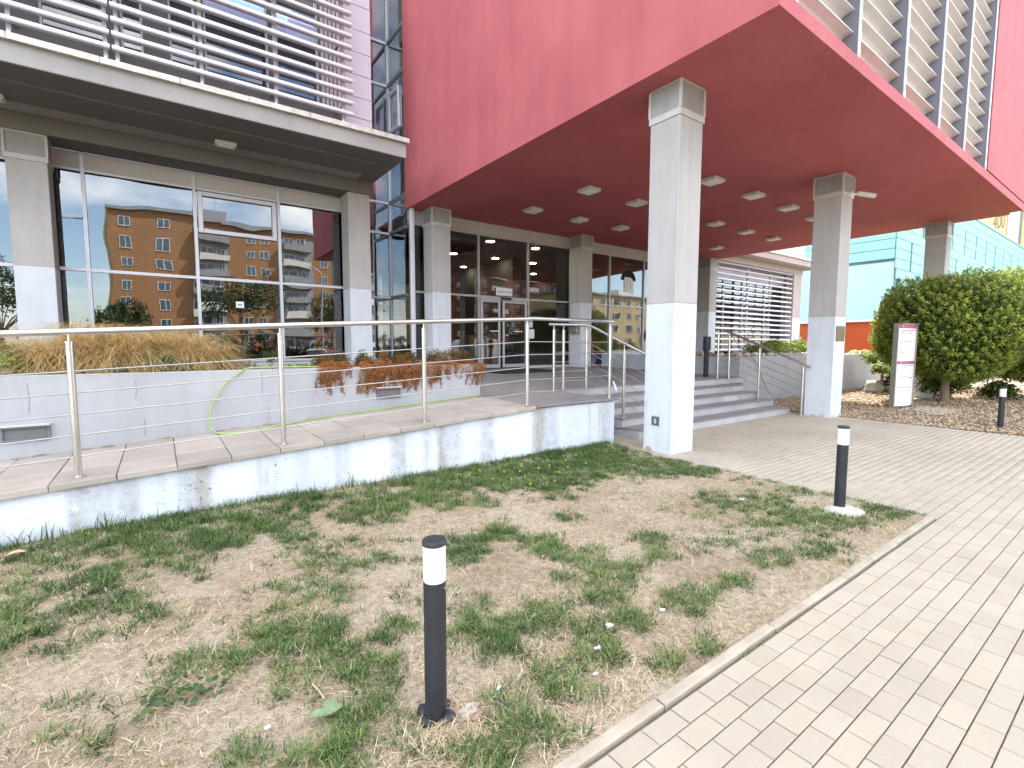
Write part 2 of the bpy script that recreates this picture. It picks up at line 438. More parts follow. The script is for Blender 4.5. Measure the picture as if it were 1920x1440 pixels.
class MB:
    """collects shapes (world coordinates) and links them as ONE mesh object"""

    def __init__(s):
        s.v, s.f, s.mi, s.m = [], [], [], 0

    def add(s, vs, fs):
        b = len(s.v)
        s.v += [tuple(p) for p in vs]
        s.f += [tuple(i + b for i in f) for f in fs]
        s.mi += [s.m] * len(fs)
        return s

    def box(s, x0, x1, y0, y1, z0, z1):
        vs = [(x0, y0, z0), (x1, y0, z0), (x1, y1, z0), (x0, y1, z0), (x0, y0, z1), (x1, y0, z1), (x1, y1, z1), (x0, y1, z1)]
        return s.add(vs, [(0, 3, 2, 1), (4, 5, 6, 7), (0, 1, 5, 4), (1, 2, 6, 5), (2, 3, 7, 6), (3, 0, 4, 7)])

    def quad(s, a, b, c, d):
        return s.add([a, b, c, d], [(0, 1, 2, 3)])

    def extr(s, poly, axis, a0, a1):
        """closed polygon of 2-D points extruded along axis 0/1/2 from a0 to a1"""
        def mk(p, a):
            return {0: (a, p[0], p[1]), 1: (p[0], a, p[1]), 2: (p[0], p[1], a)}[axis]
        n = len(poly)
        vs = [mk(p, a0) for p in poly] + [mk(p, a1) for p in poly]
        fs = [(i, (i + 1) % n, n + (i + 1) % n, n + i) for i in range(n)]
        fs += [tuple(range(n - 1, -1, -1)), tuple(range(n, 2 * n))]
        return s.add(vs, fs)

    def tube(s, path, r, n=8, cap=True):
        P_ = [Vector(p) for p in path]
        rs = r if isinstance(r, (list, tuple)) else [r] * len(P_)
        vs = []
        prev = None
        for i, p in enumerate(P_):
            d = (P_[min(i + 1, len(P_) - 1)] - P_[max(i - 1, 0)]).normalized()
            a = prev if prev is not None else (Vector((0, 0, 1)) if abs(d.z) < 0.9 else Vector((1, 0, 0)))
            u = (a - d * a.dot(d)).normalized()
            prev = u
            w = d.cross(u)
            for k in range(n):
                t = 2 * math.pi * k / n
                vs.append(p + (u * math.cos(t) + w * math.sin(t)) * rs[i])
        fs = []
        for i in range(len(P_) - 1):
            for k in range(n):
                fs.append((i * n + k, i * n + (k + 1) % n, (i + 1) * n + (k + 1) % n, (i + 1) * n + k))
        if cap:
            fs += [tuple(range(n - 1, -1, -1)), tuple((len(P_) - 1) * n + k for k in range(n))]
        return s.add(vs, fs)

    def cyl(s, x, y, z0, z1, r, n=20, r1=None):
        return s.tube([(x, y, z0), (x, y, z1)], [r, r if r1 is None else r1], n)

    def lathe(s, x, y, prof, n=24):
        vs, fs = [], []
        for (r, z) in prof:
            for k in range(n):
                t = 2 * math.pi * k / n
                vs.append((x + r * math.cos(t), y + r * math.sin(t), z))
        for i in range(len(prof) - 1):
            for k in range(n):
                fs.append((i * n + k, i * n + (k + 1) % n, (i + 1) * n + (k + 1) % n, (i + 1) * n + k))
        fs.append(tuple(range(n - 1, -1, -1)))
        fs.append(tuple((len(prof) - 1) * n + k for k in range(n)))
        return s.add(vs, fs)

    def blob(s, c, r, seed=0, sub=2, squash=(1, 1, 1), rough=0.25):
        bm = bmesh.new()
        bmesh.ops.create_icosphere(bm, subdivisions=sub, radius=1)
        rr = random.Random(seed)
        ph = [rr.uniform(0, 6.28) for _ in range(6)]
        vs = []
        for v in bm.verts:
            p = v.co
            k = 1 + rough * (math.sin(2.3 * p.x + ph[0]) * math.sin(2.9 * p.y + ph[1]) + 0.6 * math.sin(4.7 * p.z + ph[2] + p.x * 3) + 0.35 * math.sin(7 * p.y + ph[3]))
            vs.append((c[0] + p.x * k * r * squash[0], c[1] + p.y * k * r * squash[1], c[2] + p.z * k * r * squash[2]))
        fs = [tuple(v.index for v in f.verts) for f in bm.faces]
        bm.free()
        return s.add(vs, fs)

    def build(s, name, mats, parent=None, smooth=False, bevel=0, label=None, kind=None):
        me = bpy.data.meshes.new(name)
        w = worldloc(parent) if parent else Vector((0, 0, 0))
        me.from_pydata([(p[0] - w.x, p[1] - w.y, p[2] - w.z) for p in s.v], [], s.f)
        if not isinstance(mats, (list, tuple)):
            mats = [mats]
        for m in mats:
            me.materials.append(MT[m] if isinstance(m, str) else m)
        if len(mats) > 1:
            me.polygons.foreach_set('material_index', s.mi)
        if smooth:
            me.polygons.foreach_set('use_smooth', [True] * len(me.polygons))
        me.update()
        o = bpy.data.objects.new(name, me)
        COL.objects.link(o)
        o.parent = parent
        if smooth:
            try:
                me.set_sharp_from_angle(angle=math.radians(40))
            except Exception:
                pass
        if bevel:
            bv = o.modifiers.new('bevel', 'BEVEL')
            bv.width = bevel
            bv.segments = 1
            bv.limit_method = 'ANGLE'
        if label:
            o['label'] = label
        if kind:
            o['kind'] = kind
        return o


def tag(o, label, cat, group=None):
    o['label'] = label
    o['category'] = cat
    if group:
        o['group'] = group
    return o


def thing(name, label, cat, loc=(0, 0, 0), group=None):
    o = bpy.data.objects.new(name, None)
    o.empty_display_size = 0.2
    COL.objects.link(o)
    o.location = loc
    return tag(o, label, cat, group)


def struct(o):
    o['kind'] = 'structure'
    return o


def dup(root, loc, label=None, rotz=None):
    def rec(o, par):
        c = o.copy()
        COL.objects.link(c)
        c.parent = par
        for ch in o.children:
            rec(ch, c)
        return c
    r = rec(root, None)
    r.location = loc
    if rotz is not None:
        r.rotation_euler.z = rotz
    if label:
        r['label'] = label
    return r


def piece(name, me, parent, loc, rot=None):
    """an alike piece sharing mesh data; loc is in world coordinates"""
    o = bpy.data.objects.new(name, me)
    COL.objects.link(o)
    o.parent = parent
    o.location = Vector(loc) - worldloc(parent)
    if rot:
        o.rotation_euler = rot
    return o


def box_mesh(name, sx, sy, sz, m, ch=0.0, tint=None):
    """box centred in x,y with its top at z = 0; chamfered top edge"""
    x, y = sx / 2, sy / 2
    vs = [(-x, -y, -sz), (x, -y, -sz), (x, y, -sz), (-x, y, -sz)]
    if ch:
        vs += [(-x, -y, -ch), (x, -y, -ch), (x, y, -ch), (-x, y, -ch)]
        vs += [(-x + ch, -y + ch, 0), (x - ch, -y + ch, 0), (x - ch, y - ch, 0), (-x + ch, y - ch, 0)]
        fs = [(0, 1, 5, 4), (1, 2, 6, 5), (2, 3, 7, 6), (3, 0, 4, 7), (4, 5, 9, 8), (5, 6, 10, 9), (6, 7, 11, 10), (7, 4, 8, 11), (8, 9, 10, 11), (3, 2, 1, 0)]
    else:
        vs += [(-x, -y, 0), (x, -y, 0), (x, y, 0), (-x, y, 0)]
        fs = [(0, 1, 5, 4), (1, 2, 6, 5), (2, 3, 7, 6), (3, 0, 4, 7), (4, 5, 6, 7), (3, 2, 1, 0)]
    me = bpy.data.meshes.new(name)
    me.from_pydata(vs, [], fs)
    me.materials.append(MT[m] if isinstance(m, str) else m)
    if tint is not None:
        a = me.color_attributes.new('tint', 'FLOAT_COLOR', 'POINT')
        a.data.foreach_set('color', np.tile(np.array(list(tint) + [1.0], dtype=np.float32), len(vs)))
    return me


def np_mesh(name, verts, faces, m, tint=None, parent=None, smooth=False):
    """fast mesh from numpy: verts (n,3), faces list of (k,3) or (k,4) arrays"""
    me = bpy.data.meshes.new(name)
    w = worldloc(parent) if parent else Vector((0, 0, 0))
    verts = np.asarray(verts, dtype=np.float32) - np.array(w, dtype=np.float32)
    me.vertices.add(len(verts))
    me.vertices.foreach_set('co', verts.ravel())
    loops = np.concatenate([f.ravel() for f in faces]).astype(np.int32)
    sizes = np.concatenate([np.full(len(f), f.shape[1]) for f in faces]).astype(np.int32)
    starts = np.concatenate([[0], np.cumsum(sizes)[:-1]]).astype(np.int32)
    me.loops.add(len(loops))
    me.loops.foreach_set('vertex_index', loops)
    me.polygons.add(len(sizes))
    me.polygons.foreach_set('loop_start', starts)
    try:
        me.polygons.foreach_set('loop_total', sizes)
    except Exception:
        pass
    me.materials.append(MT[m] if isinstance(m, str) else m)
    if smooth:
        me.polygons.foreach_set('use_smooth', np.ones(len(sizes), dtype=bool))
    me.update(calc_edges=True)
    if tint is not None:
        t = np.asarray(tint, dtype=np.float32)
        a = me.color_attributes.new('tint', 'FLOAT_COLOR', 'POINT')
        if t.ndim == 1:
            t = np.stack([t, t, t, np.ones_like(t)], 1)
        a.data.foreach_set('color', t.astype(np.float32).ravel())
    o = bpy.data.objects.new(name, me)
    COL.objects.link(o)
    o.parent = parent
    return o


def blades(p, az, ln, lean, w, tint, curl=0.6):
    """curved grass blades: base p (n,3), azimuth, length, lean 0 upright..1 flat; 5 verts, quad + triangle each"""
    n = len(p)
    d = np.stack([np.cos(az), np.sin(az), np.zeros(n)], 1)
    s = np.stack([-np.sin(az), np.cos(az), np.zeros(n)], 1) * (w / 2)[:, None]
    up = np.array([0, 0, 1.0])
    a1 = lean * (1 - curl * 0.5)
    a2 = np.minimum(lean * (1 + curl), 1.35)
    m_ = p + (d * np.sin(a1 * 1.5)[:, None] + up * np.cos(a1 * 1.5)[:, None]) * (ln * 0.55)[:, None]
    t_ = m_ + (d * np.sin(a2 * 1.5)[:, None] + up * np.cos(a2 * 1.5)[:, None]) * (ln * 0.45)[:, None]
    V_ = np.stack([p - s, p + s, m_ + s * 0.8, m_ - s * 0.8, t_], 1).reshape(-1, 3)
    b = np.arange(n)[:, None] * 5
    return V_, [b + np.array([0, 1, 2, 3]), b + np.array([3, 2, 4])], np.repeat(tint, 5)


def cards(c, nrm, size, tint, asp=0.5, jit=0.8):
    """small leaf quads (diamond) at c facing about nrm"""
    n = len(c)
    nn = nrm + rng.normal(0, jit, (n, 3))
    nn /= np.linalg.norm(nn, axis=1)[:, None] + 1e-9
    a = rng.normal(0, 1, (n, 3))
    u = np.cross(nn, a)
    u /= np.linalg.norm(u, axis=1)[:, None] + 1e-9
    v = np.cross(nn, u)
    sz = size[:, None]
    V_ = np.stack([c - u * sz, c + v * sz * asp, c + u * sz, c - v * sz * asp], 1).reshape(-1, 3)
    b = np.arange(n)[:, None] * 4
    return V_, [b + np.array([0, 1, 2, 3])], np.repeat(tint, 4)


def joinset(sets):
    V_, Fq, T, off = [], {}, [], 0
    for v, fs, t in sets:
        for f in fs:
            Fq.setdefault(f.shape[1], []).append(f + off)
        V_.append(v)
        T.append(t)
        off += len(v)
    return np.concatenate(V_), [np.concatenate(x) for x in Fq.values()], np.concatenate(T)


def text_mesh(name, s, size, m, parent, origin, right, up, depth=0.002, align='CENTER'):
    cu = bpy.data.curves.new(name, 'FONT')
    cu.body = s
    cu.size = size
    cu.align_x = align
    cu.align_y = 'CENTER'
    cu.extrude = depth
    tmp = bpy.data.objects.new(name + '_tmp', cu)
    COL.objects.link(tmp)
    bpy.context.view_layer.update()
    me = bpy.data.meshes.new_from_object(tmp.evaluated_get(bpy.context.evaluated_depsgraph_get()))
    bpy.data.objects.remove(tmp)
    me.materials.clear()
    me.materials.append(MT[m])
    o = bpy.data.objects.new(name, me)
    COL.objects.link(o)
    o.parent = parent
    r, u = Vector(right).normalized(), Vector(up).normalized()
    M_ = Matrix((r, u, r.cross(u))).transposed().to_4x4()
    o.matrix_local = Matrix.Translation(Vector(origin) - worldloc(parent)) @ M_
    return o


# ================================================================== GROUND
g = MB().quad((-350, -350, -0.12), (350, -350, -0.12), (350, 350, -0.12), (-350, 350, -0.12)).build('ground', 'verge')
struct(g)
rd = MB().quad((-200, -30, -0.10), (200, -30, -0.10), (200, -9, -0.10), (-200, -9, -0.10)).build('road', 'asphalt')
struct(rd)

# lawn: gently uneven soil
nx_, ny_ = 230, 54
xs = np.linspace(-12.5, 5.735, nx_)
ys = np.linspace(1.282, 5.285, ny_)
XX, YY = np.meshgrid(xs, ys)
def lawn_z(x, y):
    z = 0.012 * np.sin(1.7 * x + 0.6 * y) * np.sin(2.1 * y - 0.4 * x) + 0.008 * np.sin(5.1 * x + 1.0) * np.sin(4.3 * y) + 0.004 * np.sin(13 * x + 3 * y) * np.sin(11 * y - 2 * x)
    e = np.clip(np.minimum(np.minimum(y - 1.30, 5.735 - x), 1.0) / 0.25, 0, 1)
    return (z + 0.012) * e + 0.012 * (1 - e) + 0.03 * np.clip((y - 4.6) / 0.6, 0, 1)
VV = np.stack([XX, YY, lawn_z(XX, YY)], -1).reshape(-1, 3)
ii = np.arange((ny_ - 1) * nx_).reshape(ny_ - 1, nx_)[:, :-1].ravel()
lawn = np_mesh('lawn', VV, [np.stack([ii, ii + 1, ii + nx_ + 1, ii + nx_], 1)], 'lawn', smooth=True)
struct(lawn)

# kerb between lawn and pavement
kb = MB().box(-4.0, 5.74, 1.236, 1.30, -0.11, -0.06).build('kerb', 'kerb')
struct(kb)
kme = box_mesh('kerb_stone', 0.994, 0.056, 0.10, 'kerb', 0.009)
for k in range(10):
    piece('kerb_stone', kme, kb, (-3.76 + k * 1.0, 1.269, 0.016 + random.uniform(-.005, .005)), (random.uniform(-.02, .02), 0, random.uniform(-.004, .004)))

# pavement: joint bed + pavers
pv = MB()
pv.quad((-4, -3.2, -0.018), (34, -3.2, -0.018), (34, 1.236, -0.018), (-4, 1.236, -0.018))
pv.quad((5.74, 1.236, -0.018), (12.3, 1.236, -0.018), (12.3, 7.2, -0.018), (5.74, 7.2, -0.018))
pv.quad((-4, -9, -0.05), (60, -9, -0.05), (60, -3.2, -0.05), (-4, -3.2, -0.05))
pav = pv.build('pavement', 'joint')
struct(pav)
cells = []
def lay(x0, x1, y0, y1, ox, oy):
    r = 0
    y = oy
    while y < y1 - 0.02:
        if y >= y0 - 0.001:
            x = ox + (0.1 if r % 2 else 0.0)
            while x < x1 - 0.02:
                if x + 0.2 > x0 + 0.02:
                    a, b = max(x, x0), min(x + 0.2, x1)
                    if b - a > 0.04:
                        cells.append(((a + b) / 2, y + 0.05, b - a))
                x += 0.2
        y += 0.1
        r += 1
lay(-3.8, 24.0, -2.68, 1.222, -3.85, -2.679)
lay(5.745, 12.26, 1.223, 6.84, 5.60, 1.2235)
def show(c):
    q = px((c[0], c[1], 0))
    if q is None or not (-40 < q[0] < 1960 and -40 < q[1] < 1480):
        return 0
    return 1 / q[2] ** 2
cells.sort(key=lambda c: -show(c))
tones = [(1.0, 1.0, 1.0), (1.03, 1.02, 1.0), (0.97, 0.965, 0.955), (1.02, 1.0, 0.96), (0.985, 0.985, 0.98), (1.045, 1.03, 1.0), (0.945, 0.935, 0.915), (1.01, 1.01, 1.0)]
pms = [box_mesh('paver', 0.1955, 0.0955, 0.05, 'paver', 0.0028, t) for t in tones]
big = [c for c in cells if abs(c[2] - 0.2) < 0.005]
own = big[:300]
oset = set(own)
for c in own:
    piece('paver', random.choice(pms), pav, (c[0], c[1], random.uniform(-.0018, .0018)), (random.uniform(-.008, .008), random.uniform(-.006, .006), random.uniform(-.006, .006)))
rest = [c for c in cells if c not in oset]
n = len(rest)
R_ = np.array(rest)
hx = R_[:, 2] / 2 - 0.0022
hy = np.full(n, 0.0478)
zz = rng.uniform(-.0018, .0018, n)
ch = 0.0028
def ring(hx, hy, z):
    return [np.stack([R_[:, 0] + sx * hx, R_[:, 1] + sy * hy, zz + z], 1) for sx, sy in ((-1, -1), (1, -1), (1, 1), (-1, 1))]
VV = np.stack(ring(hx, hy, -0.05) + ring(hx, hy, -ch) + ring(hx - ch, hy - ch, 0), 1).reshape(-1, 3)
b = np.arange(n)[:, None] * 12
FF = np.concatenate([b + np.array(q) for q in ((0, 1, 5, 4), (1, 2, 6, 5), (2, 3, 7, 6), (3, 0, 4, 7), (4, 5, 9, 8), (5, 6, 10, 9), (6, 7, 11, 10), (7, 4, 8, 11), (8, 9, 10, 11))])
tt = np.array(tones)[rng.integers(0, len(tones), n)]
o = np_mesh('paver_field', VV, [FF], 'paver', np.repeat(np.concatenate([tt, np.ones((n, 1))], 1), 12, axis=0), parent=pav)
o['kind'] = 'stuff'

# gravel bed
gb = MB().quad((12.26, 1.24, -0.016), (40, 1.24, -0.016), (40, 13, -0.016), (12.26, 13, -0.016)).build('gravel_bed', 'gravbase')
struct(gb)
n = 15000
gx = 12.3 + (rng.random(n) ** 1.35) * 13
gy = 1.28 + rng.random(n) * 5.6
oct_ = np.array([(1, 0, 0), (0.3, 0.9, 0.1), (-0.8, 0.5, -0.1), (-0.7, -0.7, 0.1), (0.4, -0.9, 0), (0.1, 0, 0.75), (0, 0, -0.6)])
ocf = np.array([(0, 1, 5), (1, 2, 5), (2, 3, 5), (3, 4, 5), (4, 0, 5), (1, 0, 6), (2, 1, 6), (3, 2, 6), (4, 3, 6), (0, 4, 6)])
sz = rng.uniform(0.014, 0.034, n)
an = rng.uniform(0, 6.28, n)
base = oct_[None] * sz[:, None, None] * rng.uniform(0.75, 1.25, (n, 7, 3))
ca, sa = np.cos(an)[:, None], np.sin(an)[:, None]
vx = base[..., 0] * ca - base[..., 1] * sa
vy = base[..., 0] * sa + base[..., 1] * ca
VV = np.stack([vx + gx[:, None], vy + gy[:, None], base[..., 2] + (rng.random(n) * 0.02)[:, None]], -1).reshape(-1, 3)
FF = (np.arange(n)[:, None, None] * 7 + ocf[None]).reshape(-1, 3)
tt = rng.choice(np.array([(1, 1, 1), (1.25, 1.2, 1.1), (0.7, 0.65, 0.6), (1.1, 0.95, 0.75), (0.55, 0.45, 0.4)]), n)
o = np_mesh('gravel', VV, [FF], 'grav', np.repeat(np.concatenate([tt, np.ones((n, 1))], 1), 7, axis=0))
o['kind'] = 'stuff'
o['label'] = 'beige gravel stones round the sign and the clipped trees'

# ================================================================== RAMP, LANDING, STAIRS
def rampz(x):
    return 0.75 + (min(x, 4.2) - 4.2) * 0.0555
ramp = thing('ramp', 'access ramp of weathered white wall topped by beige slabs', 'ramp', (0, 5.3, 0))
wl = MB()
wl.extr([(-9, -0.1), (5.86, -0.1), (5.86, rampz(9) - .045), (4.2, rampz(9) - .045), (-9, rampz(-9) - .045)], 1, 5.28, 6.82)
wl.build('ramp_wall', 'wallwhite', ramp, bevel=0.006)
slm = [box_mesh('ramp_slab', 0.419, w_, 0.05, 'slab', 0.005) for w_ in (0.494, 0.534, 0.534)]
for k in range(-14, 10):
    xa, xb = 0.08 + .425 * k, min(0.08 + .425 * (k + 1), 4.2)
    for j, yc in enumerate((5.468, 5.988, 6.528)):
        o = piece('ramp_slab', slm[j], ramp, ((xa + xb) / 2, yc, rampz((xa + xb) / 2) + random.uniform(-.003, .003)), (random.uniform(-.006, .006), -0.0555 + random.uniform(-.006, .006), random.uniform(-.004, .004)))
        if k == 9:
            o.scale.x = (xb - xa - .006) / .419
sp = MB()
for k in range(5):
    sp.box(4.06 + k * .045, 4.09 + k * .045, 5.225, 5.30, 0.715, 0.755)
sp.build('rust_anchor', 'brownrock', ramp)

land = MB()
land.box(5.9, 12.6, 6.87, 12.58, -0.1, 0.715).box(4.2, 5.9, 6.82, 12.58, -0.1, 0.715)
landing = struct(land.build('landing', 'joint'))
tme = box_mesh('floor_tile', 0.594, 0.594, 0.03, 'tile', 0.002)
def landz(y):
    return 0.75 + max(0, y - 6.86) * 0.0175
yy = 5.24 + 0.3
def tile_row(x0, x1, y0, y1):
    x = x0
    while x < x1 - .05:
        xb = min(x + .6, x1)
        o = piece('floor_tile', tme, landing, ((x + xb) / 2, (y0 + y1) / 2, landz((y0 + y1) / 2) + random.uniform(-.0015, .0015)), (math.atan(0.0175) if y0 > 6.8 else 0, 0, 0))
        o.scale = ((xb - x - .005) / .594, (y1 - y0 - .005) / .594, 1)
        x += .6
for y0, y1 in ((5.235, 5.76), (5.76, 6.30), (6.30, 6.86)):
    tile_row(4.2, 5.9, y0, y1)
y0 = 6.86
while y0 < 12.5:
    tile_row(4.2, 12.6, y0, min(y0 + .6, 12.58))
    y0 += .6

st = thing('entrance_stairs', 'grey tiled stairs of five steps up to the entrance', 'stairs', (9.2, 6.1, 0))
core = MB()
for k in range(4):
    core.box(6.56, 11.94, 5.35 + .38 * k, 6.88, -0.05 + (0.15 * k if k else 0), 0.15 * (k + 1) - 0.03)
core.build('stair_core', 'riser', st)
trm = box_mesh('tread_tile', 0.595, 0.41, 0.03, 'tile', 0.003)
rim = box_mesh('riser_tile', 0.595, 0.018, 0.118, 'riser', 0.0)
for k in range(5):
    yf = 5.34 + .38 * k
    zt = 0.15 * (k + 1)
    x, e = 6.55, 11.95
    if k == 4:
        x, e = 5.9, 12.6
    x0 = x - (0.17 * k) % 0.6
    while x0 < e - .02:
        xa, xb = max(x0, x), min(x0 + .6, e)
        if xb - xa > .03:
            o = piece('riser_tile', rim, st, ((xa + xb) / 2, yf + .004, zt - .031))
            o.scale.x = (xb - xa - .004) / .595
            if k < 4:
                o = piece('tread_tile', trm, st, ((xa + xb) / 2, yf + .19, zt))
                o.scale.x = (xb - xa - .004) / .595
        x0 += .6

# ================================================================== COLUMNS
def column(x, y, w, d, zpaint, ztop, label, cap=True, z0=0.0):
    c = thing('column', label, 'column', (x + w / 2, y + d / 2, z0), 'concrete columns carrying the building')
    MB().box(x, x + w, y, y + d, z0 - .05, zpaint).build('painted_base', 'paint', c, bevel=0.008)
    zc = ztop - 0.47 if cap else ztop
    MB().box(x, x + w, y, y + d, zpaint, zc).build('shaft', 'grey', c, bevel=0.008)
    if cap:
        MB().box(x - .004, x + w + .004, y - .004, y + d + .004, zc, ztop).build('capital', 'cap', c, bevel=0.004)
        e = MB()
        t = .022
        for (ax, ay) in ((x, y), (x + w, y), (x, y + d), (x + w, y + d)):
            e.box(ax - t / 2 - (.012 if ax == x else -.0), ax + t / 2 + (.012 if ax != x else 0), ay - t / 2 - (.012 if ay == y else 0), ay + t / 2 + (.012 if ay != y else 0), zc + .085, ztop - .024)
        e.box(x - .016, x + w + .016, y - .016, y + d + .016, zc - .004, zc + .085)
        e.box(x - .014, x + w + .014, y - .014, y + d + .014, ztop - .024, ztop - .002)
        e.build('capital_edge', 'capedge', c)
    return c
colA = column(5.955, 4.275, 0.54, 0.50, 2.20, 5.25, 'tall white column nearest the lawn, with an open socket box near its foot')
colB = column(11.87, 4.45, 0.56, 0.55, 2.22, 5.25, 'column with a bronze plate and a security camera, beside the gravel')
colC = column(18.88, 4.28, 0.50, 0.50, 2.22, 5.25, 'shaded column rising behind the round clipped tree')
colD = column(6.03, 11.95, 0.55, 0.53, 3.01, 5.25, 'column against the red ceiling, between the glass corner bay and the lobby glass', z0=.6)
colE = column(11.53, 11.95, 0.50, 0.56, 3.01, 5.25, 'column right of the entrance doors, with a metal letter box on it', z0=.6)
colF = column(18.94, 11.9, 0.53, 0.9, 3.01, 5.25, 'brownish shaded column left of the slatted window of the far wing')
colL = column(-1.98, 11.95, 0.53, 0.55, 2.96, 5.24, 'column at the left end of the office window, behind the planter', z0=.6)
colM = column(3.81, 11.95, 0.53, 0.55, 2.96, 5.24, 'column without a capital, between the office window and the glass corner bay', cap=False, z0=.6)
# fittings of column A: recessed socket, small cover and conduit
so_ = MB()
so_.box(5.951, 5.957, 4.475, 4.635, 0.385, 0.545)
so_.build('socket_box', 'capedge', colA)
so_ = MB().box(5.946, 5.952, 4.49, 4.62, 0.40, 0.53)
so_.build('socket_recess', 'ink', colA)
MB().cyl(5.945, 4.555, 0.43, 0.50, 0.018, 8).build('socket_wire', 'capedge', colA)
MB().box(5.944, 5.956, 4.695, 4.76, 0.735, 0.81).build('junction_cover', 'lamphouse', colA)
MB().tube([(5.948, 4.73, 0.735), (5.948, 4.735, 0.06)], 0.005, 6).build('conduit', 'lamphouse', colA)
for i, (x, y, z, r) in enumerate(((11.90, 4.449, .02, .055), (12.02, 4.449, .015, .04), (12.40, 4.449, .02, .05), (11.869, 4.62, .02, .06), (11.869, 4.8, .015, .05))):
    MB().blob((x, y, z), r, 90 + i, 2, (1.0 if y < 4.5 else .06, .06 if y < 4.5 else 1.0, .8), .4).build('plaster_patch', 'rock', colB)
MB().blob((5.954, 4.67, .02), .05, 97, 2, (.06, 1.1, .9), .4).build('plaster_patch', 'kerb', colA)
# plaque on column B
pl = tag(MB().box(11.93, 12.36, 4.432, 4.449, 1.69, 2.015).build('wall_plaque', 'bronze', bevel=0.006), 'bronze plate fixed to the white column by the gravel', 'plaque')
cm = thing('security_camera', 'small white security camera under the capital of a column', 'camera', (12.3, 4.44, 4.85))
MB().tube([(12.30, 4.452, 4.845), (12.30, 4.405, 4.845)], 0.075, 18).build('mount', 'opal', cm)
MB().tube([(12.30, 4.41, 4.845), (12.36, 4.36, 4.86), (12.40, 4.33, 4.855)], 0.02, 8).build('arm', 'opal', cm)
MB().tube([(12.38, 4.35, 4.87), (12.62, 4.10, 4.80)], 0.052, 14).build('camera_body', 'lamphouse', cm)
MB().tube([(12.618, 4.102, 4.8006), (12.626, 4.094, 4.799)], 0.03, 12).build('lens', 'ink', cm)

# ================================================================== RED BLOCK
BX0, BX1, BY0, BY1, BZ, BT = 5.57, 19.5, 2.79, 12.64, 5.25, 18.5
rb = thing('red_block', 'plum red upper block jutting out over the entrance on columns', 'building', (12.5, 7.7, BZ))
MB().box(BX0, BX0 + .3, BY0, BY1, BZ, BT).build('wall', 'red', rb, label='left red wall of the block')
MB().box(14.99, BX1, BY0, BY0 + .3, BZ + .22, BT).build('wall', 'red', rb, label='bright red wall right of the louvers')
MB().box(BX1 - .3, BX1, BY0 + .3, BY1, BZ, BT).build('wall', 'red', rb, label='far side wall of the block')
MB().box(BX0 + .3, BX1 - .3, BY0 + .02, BY1, BZ, BZ + .15).build('soffit', 'red', rb, label='deep red ceiling over the entrance')
MB().box(BX0 + .3, BX1, BY0, BY0 + .02, BZ, BZ + .18).box(BX0 + .3, 14.99, BY0 + .02, BY0 + .5, BZ + .15, BZ + .19).build('ledge', 'red', rb, label='narrow red ledge under the louvers')
MB().box(BX0 + .3, BX1 - .3, BY1 - .3, BY1, BZ + .2, BT).box(BX0, BX1, BY0, BY1, BT, BT + .2).build('roof', 'greybeam', rb)
MB().box(BX0 + .3, 14.99, BY0 + .56, BY0 + .6, BZ + .19, BT).build('recess_wall', 'dark', rb)
fx = [5.98, 7.77, 9.58, 11.42, 13.11, 14.9]
for x in fx:
    MB().box(x - .025, x + .025, BY0 + .03, BY0 + .46, BZ + .195, BT).build('fin', 'fin', rb)
    MB().box(x - .032, x + .032, BY0 + .015, BY0 + .03, BZ + .195, BT).build('fin_edge', 'framealu', rb)
prof = [(0.05, 0.175), (0.15, 0.157), (0.20, 0.128), (0.222, 0.085), (0.205, 0.045), (0.235, 0.008), (0.30, -0.005), (0.325, -0.05), (0.30, -0.10)]
bl = []
for i, (y, z) in enumerate(prof):
    bl.append((y, z))
back = [(0.05, 0.187), (0.155, 0.17), (0.21, 0.138), (0.235, 0.09), (0.22, 0.052), (0.24, 0.02), (0.31, 0.006), (0.338, -0.05), (0.312, -0.11)]
poly = bl + back[::-1]
def blade_mesh(ln):
    m_ = MB().extr(poly, 0, 0, ln)
    me = bpy.data.meshes.new('louver_blade')
    me.from_pydata(m_.v, [], m_.f)
    me.materials.append(MT['blade'])
    me.polygons.foreach_set('use_smooth', [True] * len(me.polygons))
    me.set_sharp_from_angle(angle=math.radians(35))
    return me
for i in range(5):
    xa, xb = fx[i] + .027, fx[i + 1] - .027
    me = blade_mesh(xb - xa)
    for k in range(24 if i > 2 else 14):
        piece('louver_blade', me, rb, (xa, BY0 + .04, BZ + .36 + .29 * k))
for i in range(4):
    x = fx[i + 1] - .18
    MB().box(x - .06, x + .06, BY0 + .28, BY0 + .31, BZ + .20, BZ + .24).box(x + .02, x + .04, BY0 + .28, BY0 + .30, BZ + .24, BZ + .30).build('blade_bracket', 'steel', rb)

